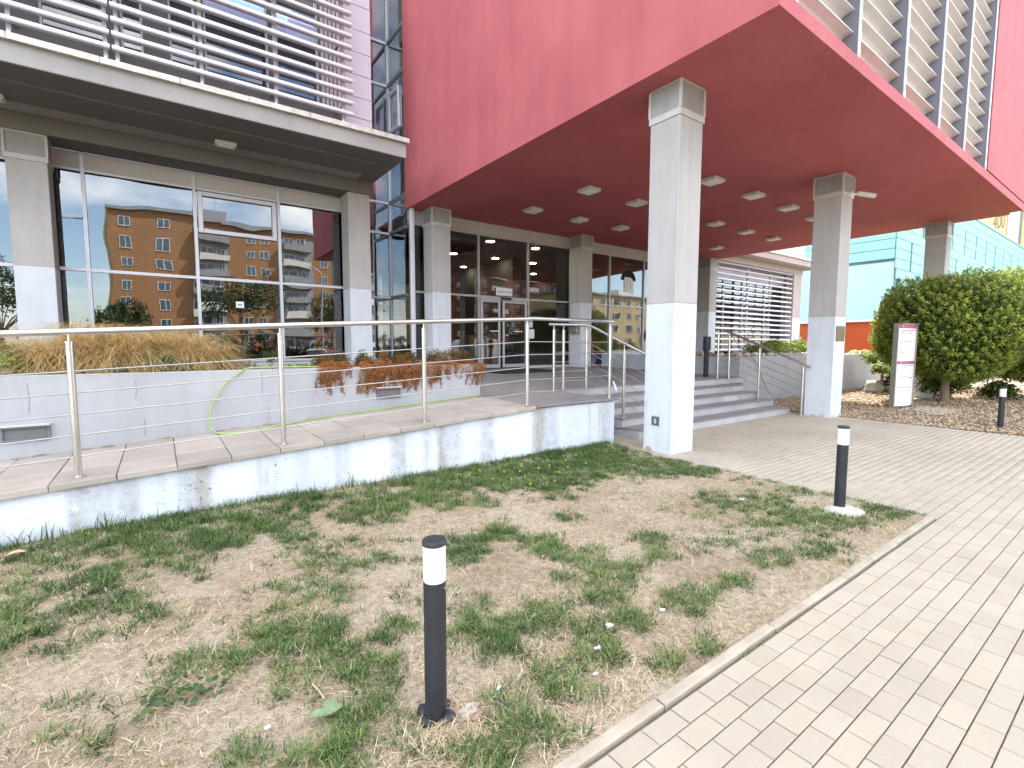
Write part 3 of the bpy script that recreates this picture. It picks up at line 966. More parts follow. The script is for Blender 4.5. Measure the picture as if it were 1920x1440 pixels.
# ceiling lamps
def square_lamp(x, y, z, label, group, s=0.40, sx=None):
    t = thing('ceiling_lamp', label, 'lamp', (x, y, z), group)
    h = (sx or s) / 2
    v = s / 2
    MB().box(x - h, x + h, y - v, y + v, z - .075, z).build('housing', 'lamphouse', t, bevel=0.012)
    MB().box(x - h + .035, x + h - .035, y - v + .035, y + v - .035, z - .088, z - .0745).build('diffuser', 'diff', t, bevel=0.004)
    return t
grid = [(8.34, 8.43), (8.34, 10.54), (10.05, 10.54), (11.77, 10.5), (10.05, 8.44), (10.06, 6.35), (11.84, 6.35), (13.62, 6.36), (15.3, 6.4), (13.64, 8.45), (15.4, 8.46), (17.1, 8.44), (17.0, 10.47)]
lbl = ['square ceiling lamp left of the tall column, nearest the red wall', 'square ceiling lamp deepest in on the left, above the door side', 'square ceiling lamp in the back row above the doors',
       'square ceiling lamp just left of the tall column, back row', 'square ceiling lamp half hidden by the left edge of the tall column', 'largest square lamp on the red ceiling, touching the right edge of the tall column',
       'second lamp of the front row right of the tall column', 'third lamp of the front row, left of the camera column', 'square lamp cut off by the camera column',
       'first lamp of the middle row right of the tall column', 'second lamp of the middle row right of the tall column', 'third lamp of the middle row, by the camera column', 'farthest square lamp on the red ceiling, above the slatted window']
for (x, y), l_ in zip(grid, lbl):
    square_lamp(x, y, BZ, l_, 'square lamps on the red ceiling')

# ================================================================== LEFT WING
lw = thing('office_wing', 'grey office wing with white sun louvers above a ledge', 'building', (0, 12.5, 0))
MB().box(-12, 4.42, 9.93, 11.9, 5.54, 5.82).box(-12, 4.37, 11.9, 12.9, 5.54, 5.9).build('ledge_slab', 'ledge', lw)
un = MB()
un.box(-12, 4.06, 10.05, 10.50, 5.535, 5.539)
un = MB()
un.box(-12, 4.415, 9.94, 10.55, 5.44 + .09, 5.539).box(4.02, 4.415, 10.55, 11.9, 5.53, 5.539).build('soffit_border', 'greybeam', lw)
MB().box(-12, 4.02, 10.55, 11.35, 5.50, 5.539).build('soffit_panel', 'greybeam', lw)
MB().box(-12, 4.38, 11.9, 12.52, 5.24, 5.539).build('beam', 'greybeam', lw, bevel=0.01)
cop = box_mesh('coping', 0.994, 2.05, 0.095, 'zinc', 0.01)
for k in range(14):
    x = 4.47 - 0.5 - k * 1.0
    piece('coping', cop, lw, (x, 9.85 + 1.025, 5.918 + random.uniform(-.003, .003)), (0, random.uniform(-.004, .004), 0))
MB().box(-12, 4.42, 11.94, 12.3, 5.92, 7.0).box(-12, 4.42, 11.94, 12.3, 9.6, 13).build('wall', 'lav', lw)
MB().box(-12, 4.42, 12.3, 12.5, 13, 13.15).box(4.2, 4.42, 12.3, 20, 0.9, 13).box(-12, 4.42, 19.8, 20, 0.9, 13).box(-12.2, -12, 9.93, 20, 0.0, 13).build('rear_wall', 'lav', lw)
# wall panels right of the louvers with open joints
zs = [5.93, 6.46, 6.98, 7.45, 7.96, 8.47, 8.97, 9.52, 10.04, 10.56]
for a, c in zip(zs[:-1], zs[1:]):
    MB().box(3.79, 4.424, 11.90, 11.938, a + .008, c - .008).build('wall_panel', 'lav', lw)
MB().box(-12, 3.78, 11.915, 11.938, 5.93, 6.99).build('wall_panel', 'greybeam', lw, label='grey parapet band under the upper windows')
# piers between upper windows
wins = [(-3.6, -1.93, 1), (-1.42, -0.54, 0), (-0.31, 0.02, 2), (0.43, 0.86, 0), (1.01, 2.18, 0), (2.34, 3.22, 0)]
ed = [-12] + [v for w_ in wins for v in w_[:2]] + [3.78]
pr = MB()
for i in range(0, len(ed), 2):
    pr.box(ed[i], ed[i + 1], 11.915, 12.05, 6.995, 9.595)
pr.build('pier', 'greybeam', lw)
pr = MB()
for k in range(5):
    pr.box(3.27 + k * .09, 3.33 + k * .09, 11.90, 11.914, 7.0, 9.59)
pr.build('pier_rib', 'framealu', lw)
for a, c, kind in wins:
    w_ = MB()
    t = .035
    w_.box(a, a + t, 11.96, 12.06, 7.0, 9.59).box(c - t, c, 11.96, 12.06, 7.0, 9.59).box(a + t, c - t, 11.96, 12.06, 7.0, 7.0 + t).box(a + t, c - t, 11.96, 12.06, 9.0, 9.0 + t)
    w_ = w_.build('window', 'framealu', lw)
    MB().quad((a + t, 12.02, 7.0 + t), (c - t, 12.02, 7.0 + t), (c - t, 12.02, 9.0), (a + t, 12.02, 9.0)).build('pane', 'g_up', w_)
    MB().box(a + t, c - t, 12.10, 12.12, 9.0 if kind != 1 else 7.05, 9.58).build('roller_blind', 'curtain' if kind != 2 else 'dark', w_)
MB().box(-12, 4.18, 12.31, 12.5, 9.6, 9.7).box(-12, 4.18, 15, 15.1, 6, 10).box(-12, 4.18, 12.5, 15, 5.95, 6.0).build('interior_wall', 'dark', lw)

def sun_louver(x0, x1, posts, label):
    t = thing('sun_louver', label, 'louver', ((x0 + x1) / 2, 11.3, 6.7), 'white sun louvers of the office wing')
    bp = [(-.085, -.035), (-.07, -.055), (.075, -.028), (.085, .0), (.06, .045), (-.06, .025)]
    m_ = MB().extr(bp, 0, x0, x1)
    me = bpy.data.meshes.new('louver_blade')
    me.from_pydata([(p[0] - (x0 + x1) / 2, p[1], p[2]) for p in m_.v], [], m_.f)
    me.materials.append(MT['alu'])
    for k in range(15):
        piece('louver_blade', me, t, ((x0 + x1) / 2, 11.27, 6.735 + .2365 * k), (0, 0, random.uniform(-.0008, .0008)))
    for x in posts:
        p = MB().box(x - .03, x + .03, 11.36, 11.42, 6.60, 10.2)
        p.build('post', 'framealu', t)
        MB().cyl(x, 11.39, 6.52, 6.60, .045, 12).build('post_foot', 'steel', t)
        for z in (6.9, 8.3, 9.6):
            MB().box(x - .02, x + .02, 11.42, 11.915, z, z + .05).build('bracket', 'fin', t)
    return t
sun_louver(-0.425, 3.75, (3.58, 2.2, 0.9, -0.36), 'white sun louver of long horizontal blades right of the joint, by the lavender wall')
sun_louver(-6.2, -0.455, (-0.52, -1.72, -3.4, -5.2), 'white sun louver left of the joint, cut off by the picture edge')
square_lamp(1.22, 11.16, 5.50, 'oblong bulkhead lamp under the grey ledge above the office window', 'oblong lamps under the ledge', 0.2, 0.36)
square_lamp(-1.98, 11.2, 5.50, 'oblong bulkhead lamp under the grey ledge, cut off by the left picture edge', 'oblong lamps under the ledge', 0.2, 0.36)

# ground-floor office glazing
og = thing('office_window', 'wide ground floor office window reflecting the orange apartment block', 'window', (1.0, 12.6, 1.2))
GY = 12.6
mull = [-5.2, -3.1, -1.04, 0.745, 2.39, 4.28]
for a, c in zip(mull[:-1], mull[1:]):
    MB().box(a + .01, c - .01, 12.555, 12.62, 4.93, 5.235).build('spandrel_panel', 'spand', og)
    for z0, z1 in ((3.06, 4.90), (1.26, 3.0)):
        tx, tz = random.uniform(-.004, .004), random.uniform(-.004, .004)
        MB().quad((a + .03, GY - tx - tz, z0), (c - .03, GY + tx - tz, z0), (c - .03, GY + tx + tz, z1), (a + .03, GY - tx + tz, z1)).build('pane', 'g_left', og)
    MB().box(a + .03, c - .03, 12.565, 12.64, 3.0, 3.06).build('transom', 'alu', og)
    MB().box(a + .03, c - .03, 12.57, 12.64, 4.885, 4.935).build('head_rail', 'alu', og)
    # venetian blind behind the glass
    z = 3.1 if not (2.0 < a < 3) else 1.4
    bb = MB()
    top = 4.85
    zz_ = 1.45
    full = 0.745 > c > -2 or abs(a - -1.04) < .01
    lo = 3.1 if abs(a - -1.04) < .01 else (4.55 if a > 0 else 2.2)
    zc = top
    while zc > lo:
        bb.quad((a + .06, 12.72, zc), (c - .06, 12.72, zc), (c - .06, 12.745, zc - .022), (a + .06, 12.745, zc - .022))
        zc -= .045
    if a > 2:
        zc = 4.4
        while zc > 1.35:
            bb.box(c - .55, c - .06, 12.80, 12.81, zc, zc + .022)
            zc -= .045
    b_ = bb.build('blind', 'blind', og)
    b_['kind'] = 'stuff'
    MB().tube([(a + (c - a) * .32, 12.70, 4.85), (a + (c - a) * .32, 12.70, 1.35)], .004, 5).tube([(a + (c - a) * .68, 12.70, 4.85), (a + (c - a) * .68, 12.70, 1.35)], .004, 5).build('blind_cord', 'curtain', og)
for x in mull:
    MB().box(x - .03, x + .03, 12.54, 12.64, 1.2, 5.236).build('mullion', 'alu', og)
MB().box(-5.2, 4.28, 12.56, 12.64, 1.2, 1.255).build('sill', 'alu', og)
# opening sash in the third bay
fr = MB()
a, c, z0, z1 = 0.80, 2.335, 3.99, 4.86
fr.box(a, a + .09, 12.53, 12.595, z0, z1).box(c - .09, c, 12.53, 12.595, z0, z1).box(a + .09, c - .09, 12.53, 12.595, z1 - .09, z1).box(a + .09, c - .09, 12.53, 12.595, z0, z0 + .09)
fr = fr.build('opening_sash', 'alu', og, bevel=.008)
lb = MB()
lb.box(1.44, 1.60, 12.588, 12.592, 2.42, 2.56)
lb.build('glass_sticker', 'paper', og)
MB().box(1.475, 1.565, 12.584, 12.587, 2.475, 2.497).build('sticker_print', 'ink', og)
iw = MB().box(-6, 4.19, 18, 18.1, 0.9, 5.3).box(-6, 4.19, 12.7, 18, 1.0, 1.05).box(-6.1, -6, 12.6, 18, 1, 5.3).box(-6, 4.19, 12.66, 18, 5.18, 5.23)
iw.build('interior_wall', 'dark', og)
MB().box(2.6, 3.3, 16.2, 16.3, 1.05, 2.1).box(-0.3, 1.9, 14.0, 14.7, 1.75, 1.79).box(-.2, -.15, 14.1, 14.6, 1.05, 1.75).box(1.75, 1.8, 14.1, 14.6, 1.05, 1.75).build('office_desk', 'bgrey', og)

# ================================================================== GLASS CORNER BAY (stair tower)
tb = thing('glass_corner_bay', 'narrow glazed corner bay between the office wing and the red block', 'window', (5.1, 13.2, 0))
TX, TY = 5.60, 13.80
lev = [1.0, 2.96, 4.80, 5.66, 8.90, 10.05, 12.9, 15.8, 18.4]
for a, c in zip(lev[:-1], lev[1:]):
    MB().quad((4.46, TY, a + .03), (TX - .04, TY, a + .03), (TX - .04, TY, c - .03), (4.46, TY, c - .03)).build('pane', 'g_tower', tb)
    MB().quad((TX, TY - .04, a + .03), (TX, 12.66, a + .03), (TX, 12.66, c - .03), (TX, TY - .04, c - .03)).build('pane', 'g_tower', tb)
for a in lev[1:]:
    MB().box(4.46, TX - .03, TY - .05, TY + .04, a - .03, a + .03).build('transom', 'framealu', tb)
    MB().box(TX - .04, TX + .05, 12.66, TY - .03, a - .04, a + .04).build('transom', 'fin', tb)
MB().box(TX - .035, TX + .05, TY - .06, TY + .05, .9, 18.4).build('corner_mullion', 'framealu', tb)
MB().box(4.425, 4.46, TY - .05, TY + .05, .9, 18.4).build('mullion', 'framealu', tb)
MB().box(5.62, 6.02, 12.58, 12.62, 4.95, 5.24).build('spandrel_panel', 'spand', tb)
sg = MB()
sg.box(TX - .06, TX - .01, 12.95, 13.65, 7.55, 7.62).box(TX - .06, TX - .01, 12.95, 13.65, 8.55, 8.62).box(TX - .06, TX - .01, 13.58, 13.65, 7.62, 8.55).box(TX - .06, TX - .01, 12.95, 13.02, 7.62, 8.55)
sg.build('tilted_sash', 'framealu', tb)
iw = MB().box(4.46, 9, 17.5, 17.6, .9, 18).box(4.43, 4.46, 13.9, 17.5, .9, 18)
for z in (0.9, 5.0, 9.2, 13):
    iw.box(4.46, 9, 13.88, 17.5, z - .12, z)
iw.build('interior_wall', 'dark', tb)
MB().box(4.6, 5.05, 14.6, 14.64, 1.0, 2.9).box(5.15, 5.5, 15, 15.04, 3, 4.7).build('inner_panel', 'bwhite', tb)
dp = tag(MB().box(5.60, 5.72, 12.36, 12.5, .8, 5.25).build('downpipe', 'framealu', bevel=.02), 'pale square downpipe left of the column at the glass corner', 'downpipe')

# ================================================================== ENTRANCE GLAZING
eg = thing('entrance_glazing', 'glass lobby front under the red ceiling with sliding doors', 'window', (12, 12.6, .85))
em = [5.78, 7.87, 9.76, 11.62, 13.56, 15.5, 17.3, 18.94]
for i, (a, c) in enumerate(zip(em[:-1], em[1:])):
    MB().box(a + .008, c - .008, 12.56, 12.62, 4.93, 5.24).build('spandrel_panel', 'spand', eg)
    MB().box(a, c, 12.565, 12.63, 4.86, 4.925).build('head_rail', 'doorframe', eg)
    MB().box(a + .025, c - .025, 12.565, 12.63, 3.03, 3.085).build('transom', 'doorframe', eg)
    MB().quad((a + .02, GY, 3.08), (c - .02, GY, 3.08), (c - .02, GY, 4.87), (a + .02, GY, 4.87)).build('pane', 'g_ent' if i < 3 else 'g_left', eg)
    zb = 1.38 if i >= 4 else .92
    if i != 1:
        MB().quad((a + .02, GY, zb), (c - .02, GY, zb), (c - .02, GY, 3.04), (a + .02, GY, 3.04)).build('pane', 'g_ent' if i < 3 else 'g_left', eg)
        MB().box(a, c, 12.565, 12.63, zb - .07, zb).build('sill', 'doorframe', eg)
    if i >= 4:
        MB().box(a, c, 12.54, 12.66, .8, zb - .07).build('plinth', 'paint', eg)
for x in em[1:-1]:
    MB().box(x - .027, x + .027, 12.55, 12.64, .84, 4.93).build('mullion', 'doorframe', eg)
def door(a, c, label):
    d = MB()
    z0, z1 = .88, 2.96
    t = .07
    d.box(a, a + t, 12.50, 12.55, z0, z1).box(c - t, c, 12.50, 12.55, z0, z1).box(a + t, c - t, 12.50, 12.55, z1 - t, z1).box(a + t, c - t, 12.50, 12.55, z0, z0 + .11)
    d = d.build('door', 'doorframe', eg, bevel=.004, label=label)
    MB().quad((a + t, 12.525, z0 + .11), (c - t, 12.525, z0 + .11), (c - t, 12.525, z1 - t), (a + t, 12.525, z1 - t)).build('door_glass', 'g_ent', d)
    MB().box((a + c) / 2 - .02, (a + c) / 2 + .30, 12.512, 12.518, 2.0, 2.03).build('door_strip', 'paper', d)
door(7.91, 8.62, 'left sliding door leaf')
door(8.72, 9.66, 'right sliding door leaf')
MB().box(7.9, 9.73, 12.49, 12.56, 2.965, 3.03).build('door_head', 'doorframe', eg)
MB().box(8.62, 9.0, 12.44, 12.49, 2.985, 3.06).build('door_sensor', 'black', eg)
MB().box(9.69, 9.72, 12.57, 12.6, .9, 2.97).build('door_jamb', 'doorframe', eg)
sgn = thing('paper_sign', 'white paper sign with a printed address above the entrance doors', 'sign', (8.8, 12.55, 3.23))
MB().box(8.49, 9.10, 12.545, 12.555, 3.12, 3.35).build('sheet', 'paper', sgn)
text_mesh('printed_text', 'Bajkalská 16 L.B', 0.078, 'ink', sgn, (8.795, 12.544, 3.235), (1, 0, 0), (0, 0, 1))
nt_ = thing('paper_notice', 'small white notices taped on the glass right of the doors', 'notice', (9.9, 12.54, 2.2), 'paper notices by the doors')
for z, h in ((2.36, .16), (2.16, .18)):
    MB().box(9.80, 9.96, 12.585, 12.59, z, z + h).build('sheet', 'paper', nt_)
MB().box(9.83, 9.93, 12.58, 12.584, 2.41, 2.46).build('printed_text', 'ink', nt_)
tag(MB().box(9.78, 9.99, 12.535, 12.54, 1.80, 2.1).build('paper_notice', 'paper'), 'white notice low on the door mullion, lowest of the notices', 'notice', 'paper notices by the doors')
st_ = tag(MB().box(9.05, 9.17, 12.516, 12.52, 2.15, 2.30).build('glass_sticker', 'blue'), 'small blue square sticker on the right door leaf', 'sticker')
# emblem decal on the lobby glass
emb = thing('glass_emblem', 'round dark and pale emblem stuck on the lobby glass beside the white column', 'emblem', (14.6, 12.58, 4.0))
ar = MB()
pts = []
for k in range(17):
    t = math.pi * (0.02 + 0.96 * k / 16)
    pts.append((14.62 + .42 * math.cos(t), 4.02 + .42 * math.sin(t)))
ar.extr(pts, 1, 12.588, 12.592)
ar.build('arch', 'mat', emb)
dd = [(14.38, 3.62), (14.38, 4.16)] + [(14.66 + .26 * math.sin(t), 3.90 + .26 * math.cos(t)) for t in [math.pi * k / 12 for k in range(0, 8)]] + [(14.86, 3.56)]
MB().extr(dd, 1, 12.582, 12.587).build('letter_panel', 'signwhite', emb)
arc = [(14.60 + .14 * math.sin(math.pi * k / 10), 12.58, 3.86 + .2 * math.cos(math.pi * k / 10)) for k in range(11)]
MB().tube(arc, .008, 5).tube([(14.54, 12.58, 3.65), (14.54, 12.58, 4.1)], .006, 5).tube([(14.4, 12.58, 3.92), (14.54, 12.58, 3.92)], .008, 5).build('letter_line', 'bgrey', emb)
# lobby interior
li = MB()
li.box(5.66, 18.9, 20, 20.1, .8, 4.9).box(18.85, 18.95, 12.7, 20, .8, 5).box(5.66, 5.7, 14, 20, .8, 5)
li.build('interior_wall', 'lobbywall', eg)
MB().box(5.66, 18.9, 12.66, 20, 4.88, 4.93).build('lobby_ceiling', 'ceil', eg)
MB().box(5.66, 18.9, 12.66, 20, .78, .85).build('lobby_floor', 'darkfloor', eg)
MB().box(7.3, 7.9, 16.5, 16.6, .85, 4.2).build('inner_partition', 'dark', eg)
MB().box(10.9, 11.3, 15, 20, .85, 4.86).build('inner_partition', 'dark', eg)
MB().box(6.0, 6.9, 15.4, 15.46, 1.6, 3.6).build('yellow_panel', 'yellow', eg)
MB().box(6.6, 7.05, 13.6, 13.62, 2.3, 3.0).box(6.6, 7.05, 13.6, 13.62, 1.5, 1.95).build('notice_board', 'ink', eg)
MB().box(9.6, 10.9, 16, 16.7, .85, 1.95).build('reception_desk', 'brownrock', eg)
cu = MB()
for k in range(26):
    x = 13.75 + k * .19
    cu.box(x, x + .12, 12.95 + .03 * (k % 2), 12.97 + .03 * (k % 2), 1.4, 4.6)
cu = cu.build('vertical_blind', 'curtain', eg)
cu['kind'] = 'stuff'
for i, (x, y) in enumerate(((919, 452), (929, 484), (936, 507), (850, 475), (869, 500), (1004, 465), (999, 493), (1000, 513))):
    p = at(x, y, Z=4.87)
    if p.y > 19.6:
        continue
    d_ = thing('downlight', ('round lit downlight in the lobby ceiling, %s' % ('nearest the exit sign', 'second behind the exit sign pane', 'deepest behind the door pane', 'upper one in the left pane', 'lower one in the left pane', 'upper one in the right pane', 'second in the right pane', 'deepest in the right pane')[i]), 'lamp', p, 'round downlights in the lobby')
    MB().lathe(p.x, p.y, [(.15, p.z - .012), (.15, p.z)], 20).build('trim_ring', 'lamphouse', d_)
    MB().lathe(p.x, p.y, [(.125, p.z - .018), (.125, p.z - .0125)], 20).build('glowing_disc', 'glow', d_)
p = at(939, 451, Y=13.6)
ex = thing('exit_sign', 'pale green hanging exit sign behind the lobby glass', 'sign', p)
MB().box(p.x - .14, p.x + .14, 13.6, 13.63, p.z - .11, p.z + .11).build('sign_plate', 'copperflat', ex)
MB().cyl(p.x, 13.615, p.z + .11, 4.88, .01, 6).build('hanger', 'lamphouse', ex)
tag(MB().box(7.35, 9.55, 10.6, 11.9, .0, .012).build('doormat', 'mat'), 'black rubber doormat on the landing before the entrance doors', 'doormat')
o = bpy.data.objects['doormat']
o.rotation_euler.x = math.atan(.0175)
o.location.z = landz(0) + .0 + (0.75 - 6.86 * .0175) - .75 + .004
lbx = thing('letter_box', 'metal letter box fixed to the side of the entrance column', 'letter box', (11.45, 12.1, 2.1))
MB().box(11.36, 11.529, 12.0, 12.38, 1.98, 2.20).build('box_body', 'olive', lbx, bevel=.01)
MB().box(11.34, 11.529, 11.98, 12.40, 2.20, 2.235).build('box_lid', 'black', lbx)
bk = thing('cleaning_bucket', 'blue bucket standing by the entrance column', 'bucket', (12.35, 12.2, .85))
MB().lathe(12.35, 12.2, [(.11, .85), (.15, 1.14), (.16, 1.15), (.145, 1.15), (.11, .88)], 18).build('pail', 'blue', bk)
MB().tube([(12.20, 12.2, 1.14), (12.25, 12.2, 1.28), (12.35, 12.2, 1.32), (12.45, 12.2, 1.28), (12.5, 12.2, 1.14)], .006, 6).build('handle', 'steel', bk)
mo = thing('mop', 'red handled mop leaning by the entrance column', 'mop', (11.9, 11.8, .85))
MB().tube([(11.95, 11.75, .90), (12.0, 11.93, 2.0)], .012, 8).build('stick', 'redplastic', mo)
MB().blob((11.95, 11.74, .90), .09, 3, 2, (1, .8, .55)).build('mop_head', 'redplastic', mo, smooth=True)
tag(MB().box(12.5, 12.85, 12.2, 12.5, .86, 1.35).build('waste_bin', 'black', bevel=.02), 'small black bin behind the blue bucket', 'bin')

# ================================================================== RAILINGS
def railing(name, label, hand, posts, rods, group='steel railings'):
    """hand: handrail path; posts: (x,y,zbase,ztop_post,zhand); rods: list of paths"""
    t = thing(name, label, 'railing', (posts[0][0], posts[0][1], posts[0][2]), group)
    MB().tube(hand, 0.027, 14).build('handrail', 'steel', t, smooth=True)
    for (x, y, z0, zt, zh) in posts:
        MB().cyl(x, y, z0, zt, 0.026, 14).build('post', 'steel', t, smooth=True)
        MB().cyl(x, y, zt, zt + .012, 0.031, 14).cyl(x, y, zt + .012, zh, 0.009, 8).build('post_pin', 'steel', t, smooth=True)
        MB().cyl(x, y, z0 - .003, z0 + .008, 0.046, 16).build('base_plate', 'steel', t)
    for r in rods:
        MB().tube(r, 0.0062, 8).build('rod', 'rod', t, smooth=True)
    return t
RX = [-3.78, -2.19, -0.6, 0.995, 2.585, 4.165, 5.84]
offs = (.175, .355, .53, .71, .89)
def rz(x, o):
    return rampz(x) + o
railing('railing', 'long steel railing along the ramp edge above the white wall',
        [(-5, 5.38, rz(-5, 1.215)), (-3, 5.38, rz(-3, 1.215)), (0, 5.38, rz(0, 1.215)), (2, 5.38, rz(2, 1.215)), (4.14, 5.38, 1.955), (4.25, 5.38, 1.965), (5.9, 5.38, 1.968)],
        [(x, 5.38, rampz(x), rampz(x) + (1.125 if x < 5 else 1.12), rampz(x) + 1.215) for x in RX],
        [[(-5, 5.38 - .0, rz(-5, o)), (0, 5.38, rz(0, o)), (4.165, 5.38, .75 + o), (5.84, 5.38, .75 + o)] for o in offs])
so2 = [.16, .34, .52, .70, .88]
def sz_(y, o):
    return .76 + o - max(0, 6.73 - y) * .395
railing('railing', 'steel stair railing bending from the landing down behind the tall column',
        [(5.80, 6.83, 1.972), (6.60, 6.75, 1.972), (6.68, 6.72, 1.965), (6.70, 6.60, 1.93), (6.70, 4.9, 1.255)],
        [(5.9, 6.82, .75, 1.86, 1.965), (6.12, 6.80, .75, 1.86, 1.965), (6.66, 6.74, .75, 1.86, 1.96), (6.70, 5.83, .30, 1.50, 1.60), (6.70, 4.96, 0, 1.17, 1.27)],
        [[(5.9, 6.82, .76 + o), (6.12, 6.80, .76 + o), (6.66, 6.74, .76 + o), (6.70, 6.6, sz_(6.6, o)), (6.70, 5.83, sz_(5.83, o)), (6.70, 4.96, sz_(4.96, o))] for o in so2])
railing('railing', 'steel stair railing on the right side of the steps, before the pale planter wall',
        [(12.0, 7.04, 1.985), (11.84, 7.0, 1.98), (11.8, 6.9, 1.95), (11.8, 4.86, 1.10)],
        [(11.62, 7.0, .75, 1.86, 1.985), (11.8, 6.80, .75, 1.82, 1.92), (11.8, 6.02, .30, 1.48, 1.58), (11.8, 5.02, 0, 1.06, 1.16)],
        [[(11.62, 7.0, .76 + o), (11.8, 6.8, .75 + o), (11.8, 6.02, sz_(5.9, o)), (11.8, 5.02, sz_(4.95, o))] for o in so2])
tp = tag(MB().extr([(5.86, 1.02), (5.885, 1.02), (5.99, .86), (5.93, .87)], 1, 5.33, 5.335).build('plastic_strip', 'paper'), 'white plastic strip tied to the last ramp railing post', 'strip')

# ================================================================== PLANTERS
pa = thing('planter', 'long pale concrete planter wall beside the ramp', 'planter', (0, 6.9, 0))
MB().box(-9, 4.28, 6.80, 6.95, 0, 1.28).box(4.13, 4.28, 6.95, 11.94, 0, 1.28).build('planter_wall', 'plconc', pa, bevel=.006)
MB().box(-9, 4.13, 6.95, 12.5, .9, 1.2).build('planter_soil', 'soil', pa)
MB().box(-9, 4.13, 9.3, 9.45, 1.2, 1.285).build('planter_curb', 'plconc', pa)
cr = MB()
for (x, z0, z1) in ((-.18, .58, .76), (-.24, 1.0, 1.2), (1.02, .95, 1.25), (1.08, .62, .8), (-1.1, .9, 1.2)):
    cr.tube([(x, 6.7995, z0), (x + .012, 6.7995, (z0 + z1) / 2), (x + .004, 6.7995, z1)], .0022, 4)
cr.build('hairline_crack', 'fin', pa)
crk = MB()
rr = random.Random(4)
for k in range(30):
    x = -1.2 + k * .175
    if rr.random() < .75:
        w_ = rr.uniform(.05, .13)
        z = rampz(x) + .002
        dpt = rr.uniform(.02, .09)
        crk.add([(x - w_, 6.798, z), (x - w_ * .4, 6.798 - dpt * .7, z), (x + w_ * .5, 6.798 - dpt, z), (x + w_, 6.798 - dpt * .4, z), (x + w_, 6.798, z), (x, 6.797, z + rr.uniform(.002, .012))], [(0, 1, 5), (1, 2, 5), (2, 3, 5), (3, 4, 5)])
o = crk.build('mortar_crumbs', 'gravbase', pa)
o['kind'] = 'stuff'
def wall_light(x, z, label, s=.36):
    t = thing('wall_light', label, 'lamp', (x, 6.8, z), 'bulkhead lights in the planter wall')
    e = MB()
    h = .15
    e.box(x - s / 2, x + s / 2, 6.75, 6.80, z + h / 2 - .02, z + h / 2).box(x - s / 2, x + s / 2, 6.765, 6.80, z - h / 2, z - h / 2 + .018)
    e.box(x - s / 2, x - s / 2 + .02, 6.765, 6.80, z - h / 2 + .018, z + h / 2 - .02).box(x + s / 2 - .02, x + s / 2, 6.765, 6.80, z - h / 2 + .018, z + h / 2 - .02)
    e.build('housing', 'fin', t, bevel=.004)
    MB().box(x - s / 2 + .02, x + s / 2 - .02, 6.785, 6.80, z - h / 2 + .018, z + h / 2 - .02).build('diffuser', 'blind', t)
    MB().box(x - s / 2 - .01, x + s / 2 + .01, 6.74, 6.80, z + h / 2, z + h / 2 + .012).build('hood', 'framealu', t)
wall_light(-1.13, .70, 'recessed light in the planter wall at the left picture edge')
wall_light(2.69, .895, 'recessed light in the planter wall half covered by rusty shrub trails')
hz = [(2.1, 6.98, 1.285), (1.6, 6.86, 1.30), (1.1, 6.85, 1.305), (.88, 6.82, 1.30), (.78, 6.775, 1.25), (.63, 6.76, 1.13), (.53, 6.75, .98), (.47, 6.74, .85), (.44, 6.73, .72), (.445, 6.72, .62), (.47, 6.66, rampz(.47) + .035), (.53, 6.54, rampz(.53) + .013), (.71, 6.40, rampz(.7) + .012), (1.0, 6.43, rampz(1) + .012), (1.3, 6.58, rampz(1.3) + .012), (1.9, 6.72, rampz(1.9) + .012), (3.0, 6.76, rampz(3) + .012), (4.1, 6.76, .76), (4.35, 6.9, .765), (4.5, 7.8, .78), (4.6, 9, .80)]
def smooth_path(p, k=4):
    P_ = [Vector(q) for q in p]
    out = []
    for i in range(len(P_) - 1):
        a, b, c, d = P_[max(i - 1, 0)], P_[i], P_[i + 1], P_[min(i + 2, len(P_) - 1)]
        for j in range(k):
            t = j / k
            out.append(0.5 * ((2 * b) + (c - a) * t + (2 * a - 5 * b + 4 * c - d) * t * t + (3 * b - a - 3 * c + d) * t ** 3))
    return out + [P_[-1]]
tag(MB().tube(smooth_path(hz), .0095, 8).build('garden_hose', 'hose', smooth=True), 'bright green garden hose looping down the planter wall onto the ramp', 'hose')

pb = thing('planter', 'pale planter wall with stones on top, right of the stairs', 'planter', (17, 7, 0))
MB().box(12.6, 22.6, 6.95, 7.10, -.1, 1.28).box(12.6, 12.75, 7.10, 12.0, -.1, 1.28).box(22.45, 22.6, 7.1, 11.8, -.1, 1.28).build('planter_wall', 'plconc', pb, bevel=.006)
MB().box(12.75, 22.45, 7.10, 11.8, .9, 1.22).build('planter_soil', 'gravbase', pb)
MB().box(12.64, 22.6, 6.86, 6.95, -.1, .05).build('footing', 'kerb', pb)
for k in range(34):
    if k < 10:
        x, y = 12.68 + random.uniform(0, .1), 7.05 + k * .17
    else:
        x, y = 12.75 + (k - 10) * .24 + random.uniform(-.05, .05), 7.06 + random.uniform(0, .14)
    r = random.uniform(.055, .10) if k > 3 else .09
    o = MB().blob((x, y, 1.28 + r * .45), r, k, 2, (1.2, 1, .75), .18).build('edge_stone', 'brownrock' if k < 14 and k % 3 else 'rock', smooth=True)
    tag(o, ('brown rounded stone' if k < 14 and k % 3 else 'pale rounded stone') + (' on the shaded side wall of the right planter' if k < 10 else ' on the front edge of the right planter, near the railing' if k < 20 else ' on the front edge of the right planter, behind the camera column'), 'stone', 'stones edging the right planter')
rp_ = thing('card_reader_post', 'slim black post standing on the landing before the right planter', 'post', (11.66, 7.35, .76))
MB().box(11.60, 11.72, 7.31, 7.40, .75, 1.45).build('pole', 'black', rp_, bevel=.008)
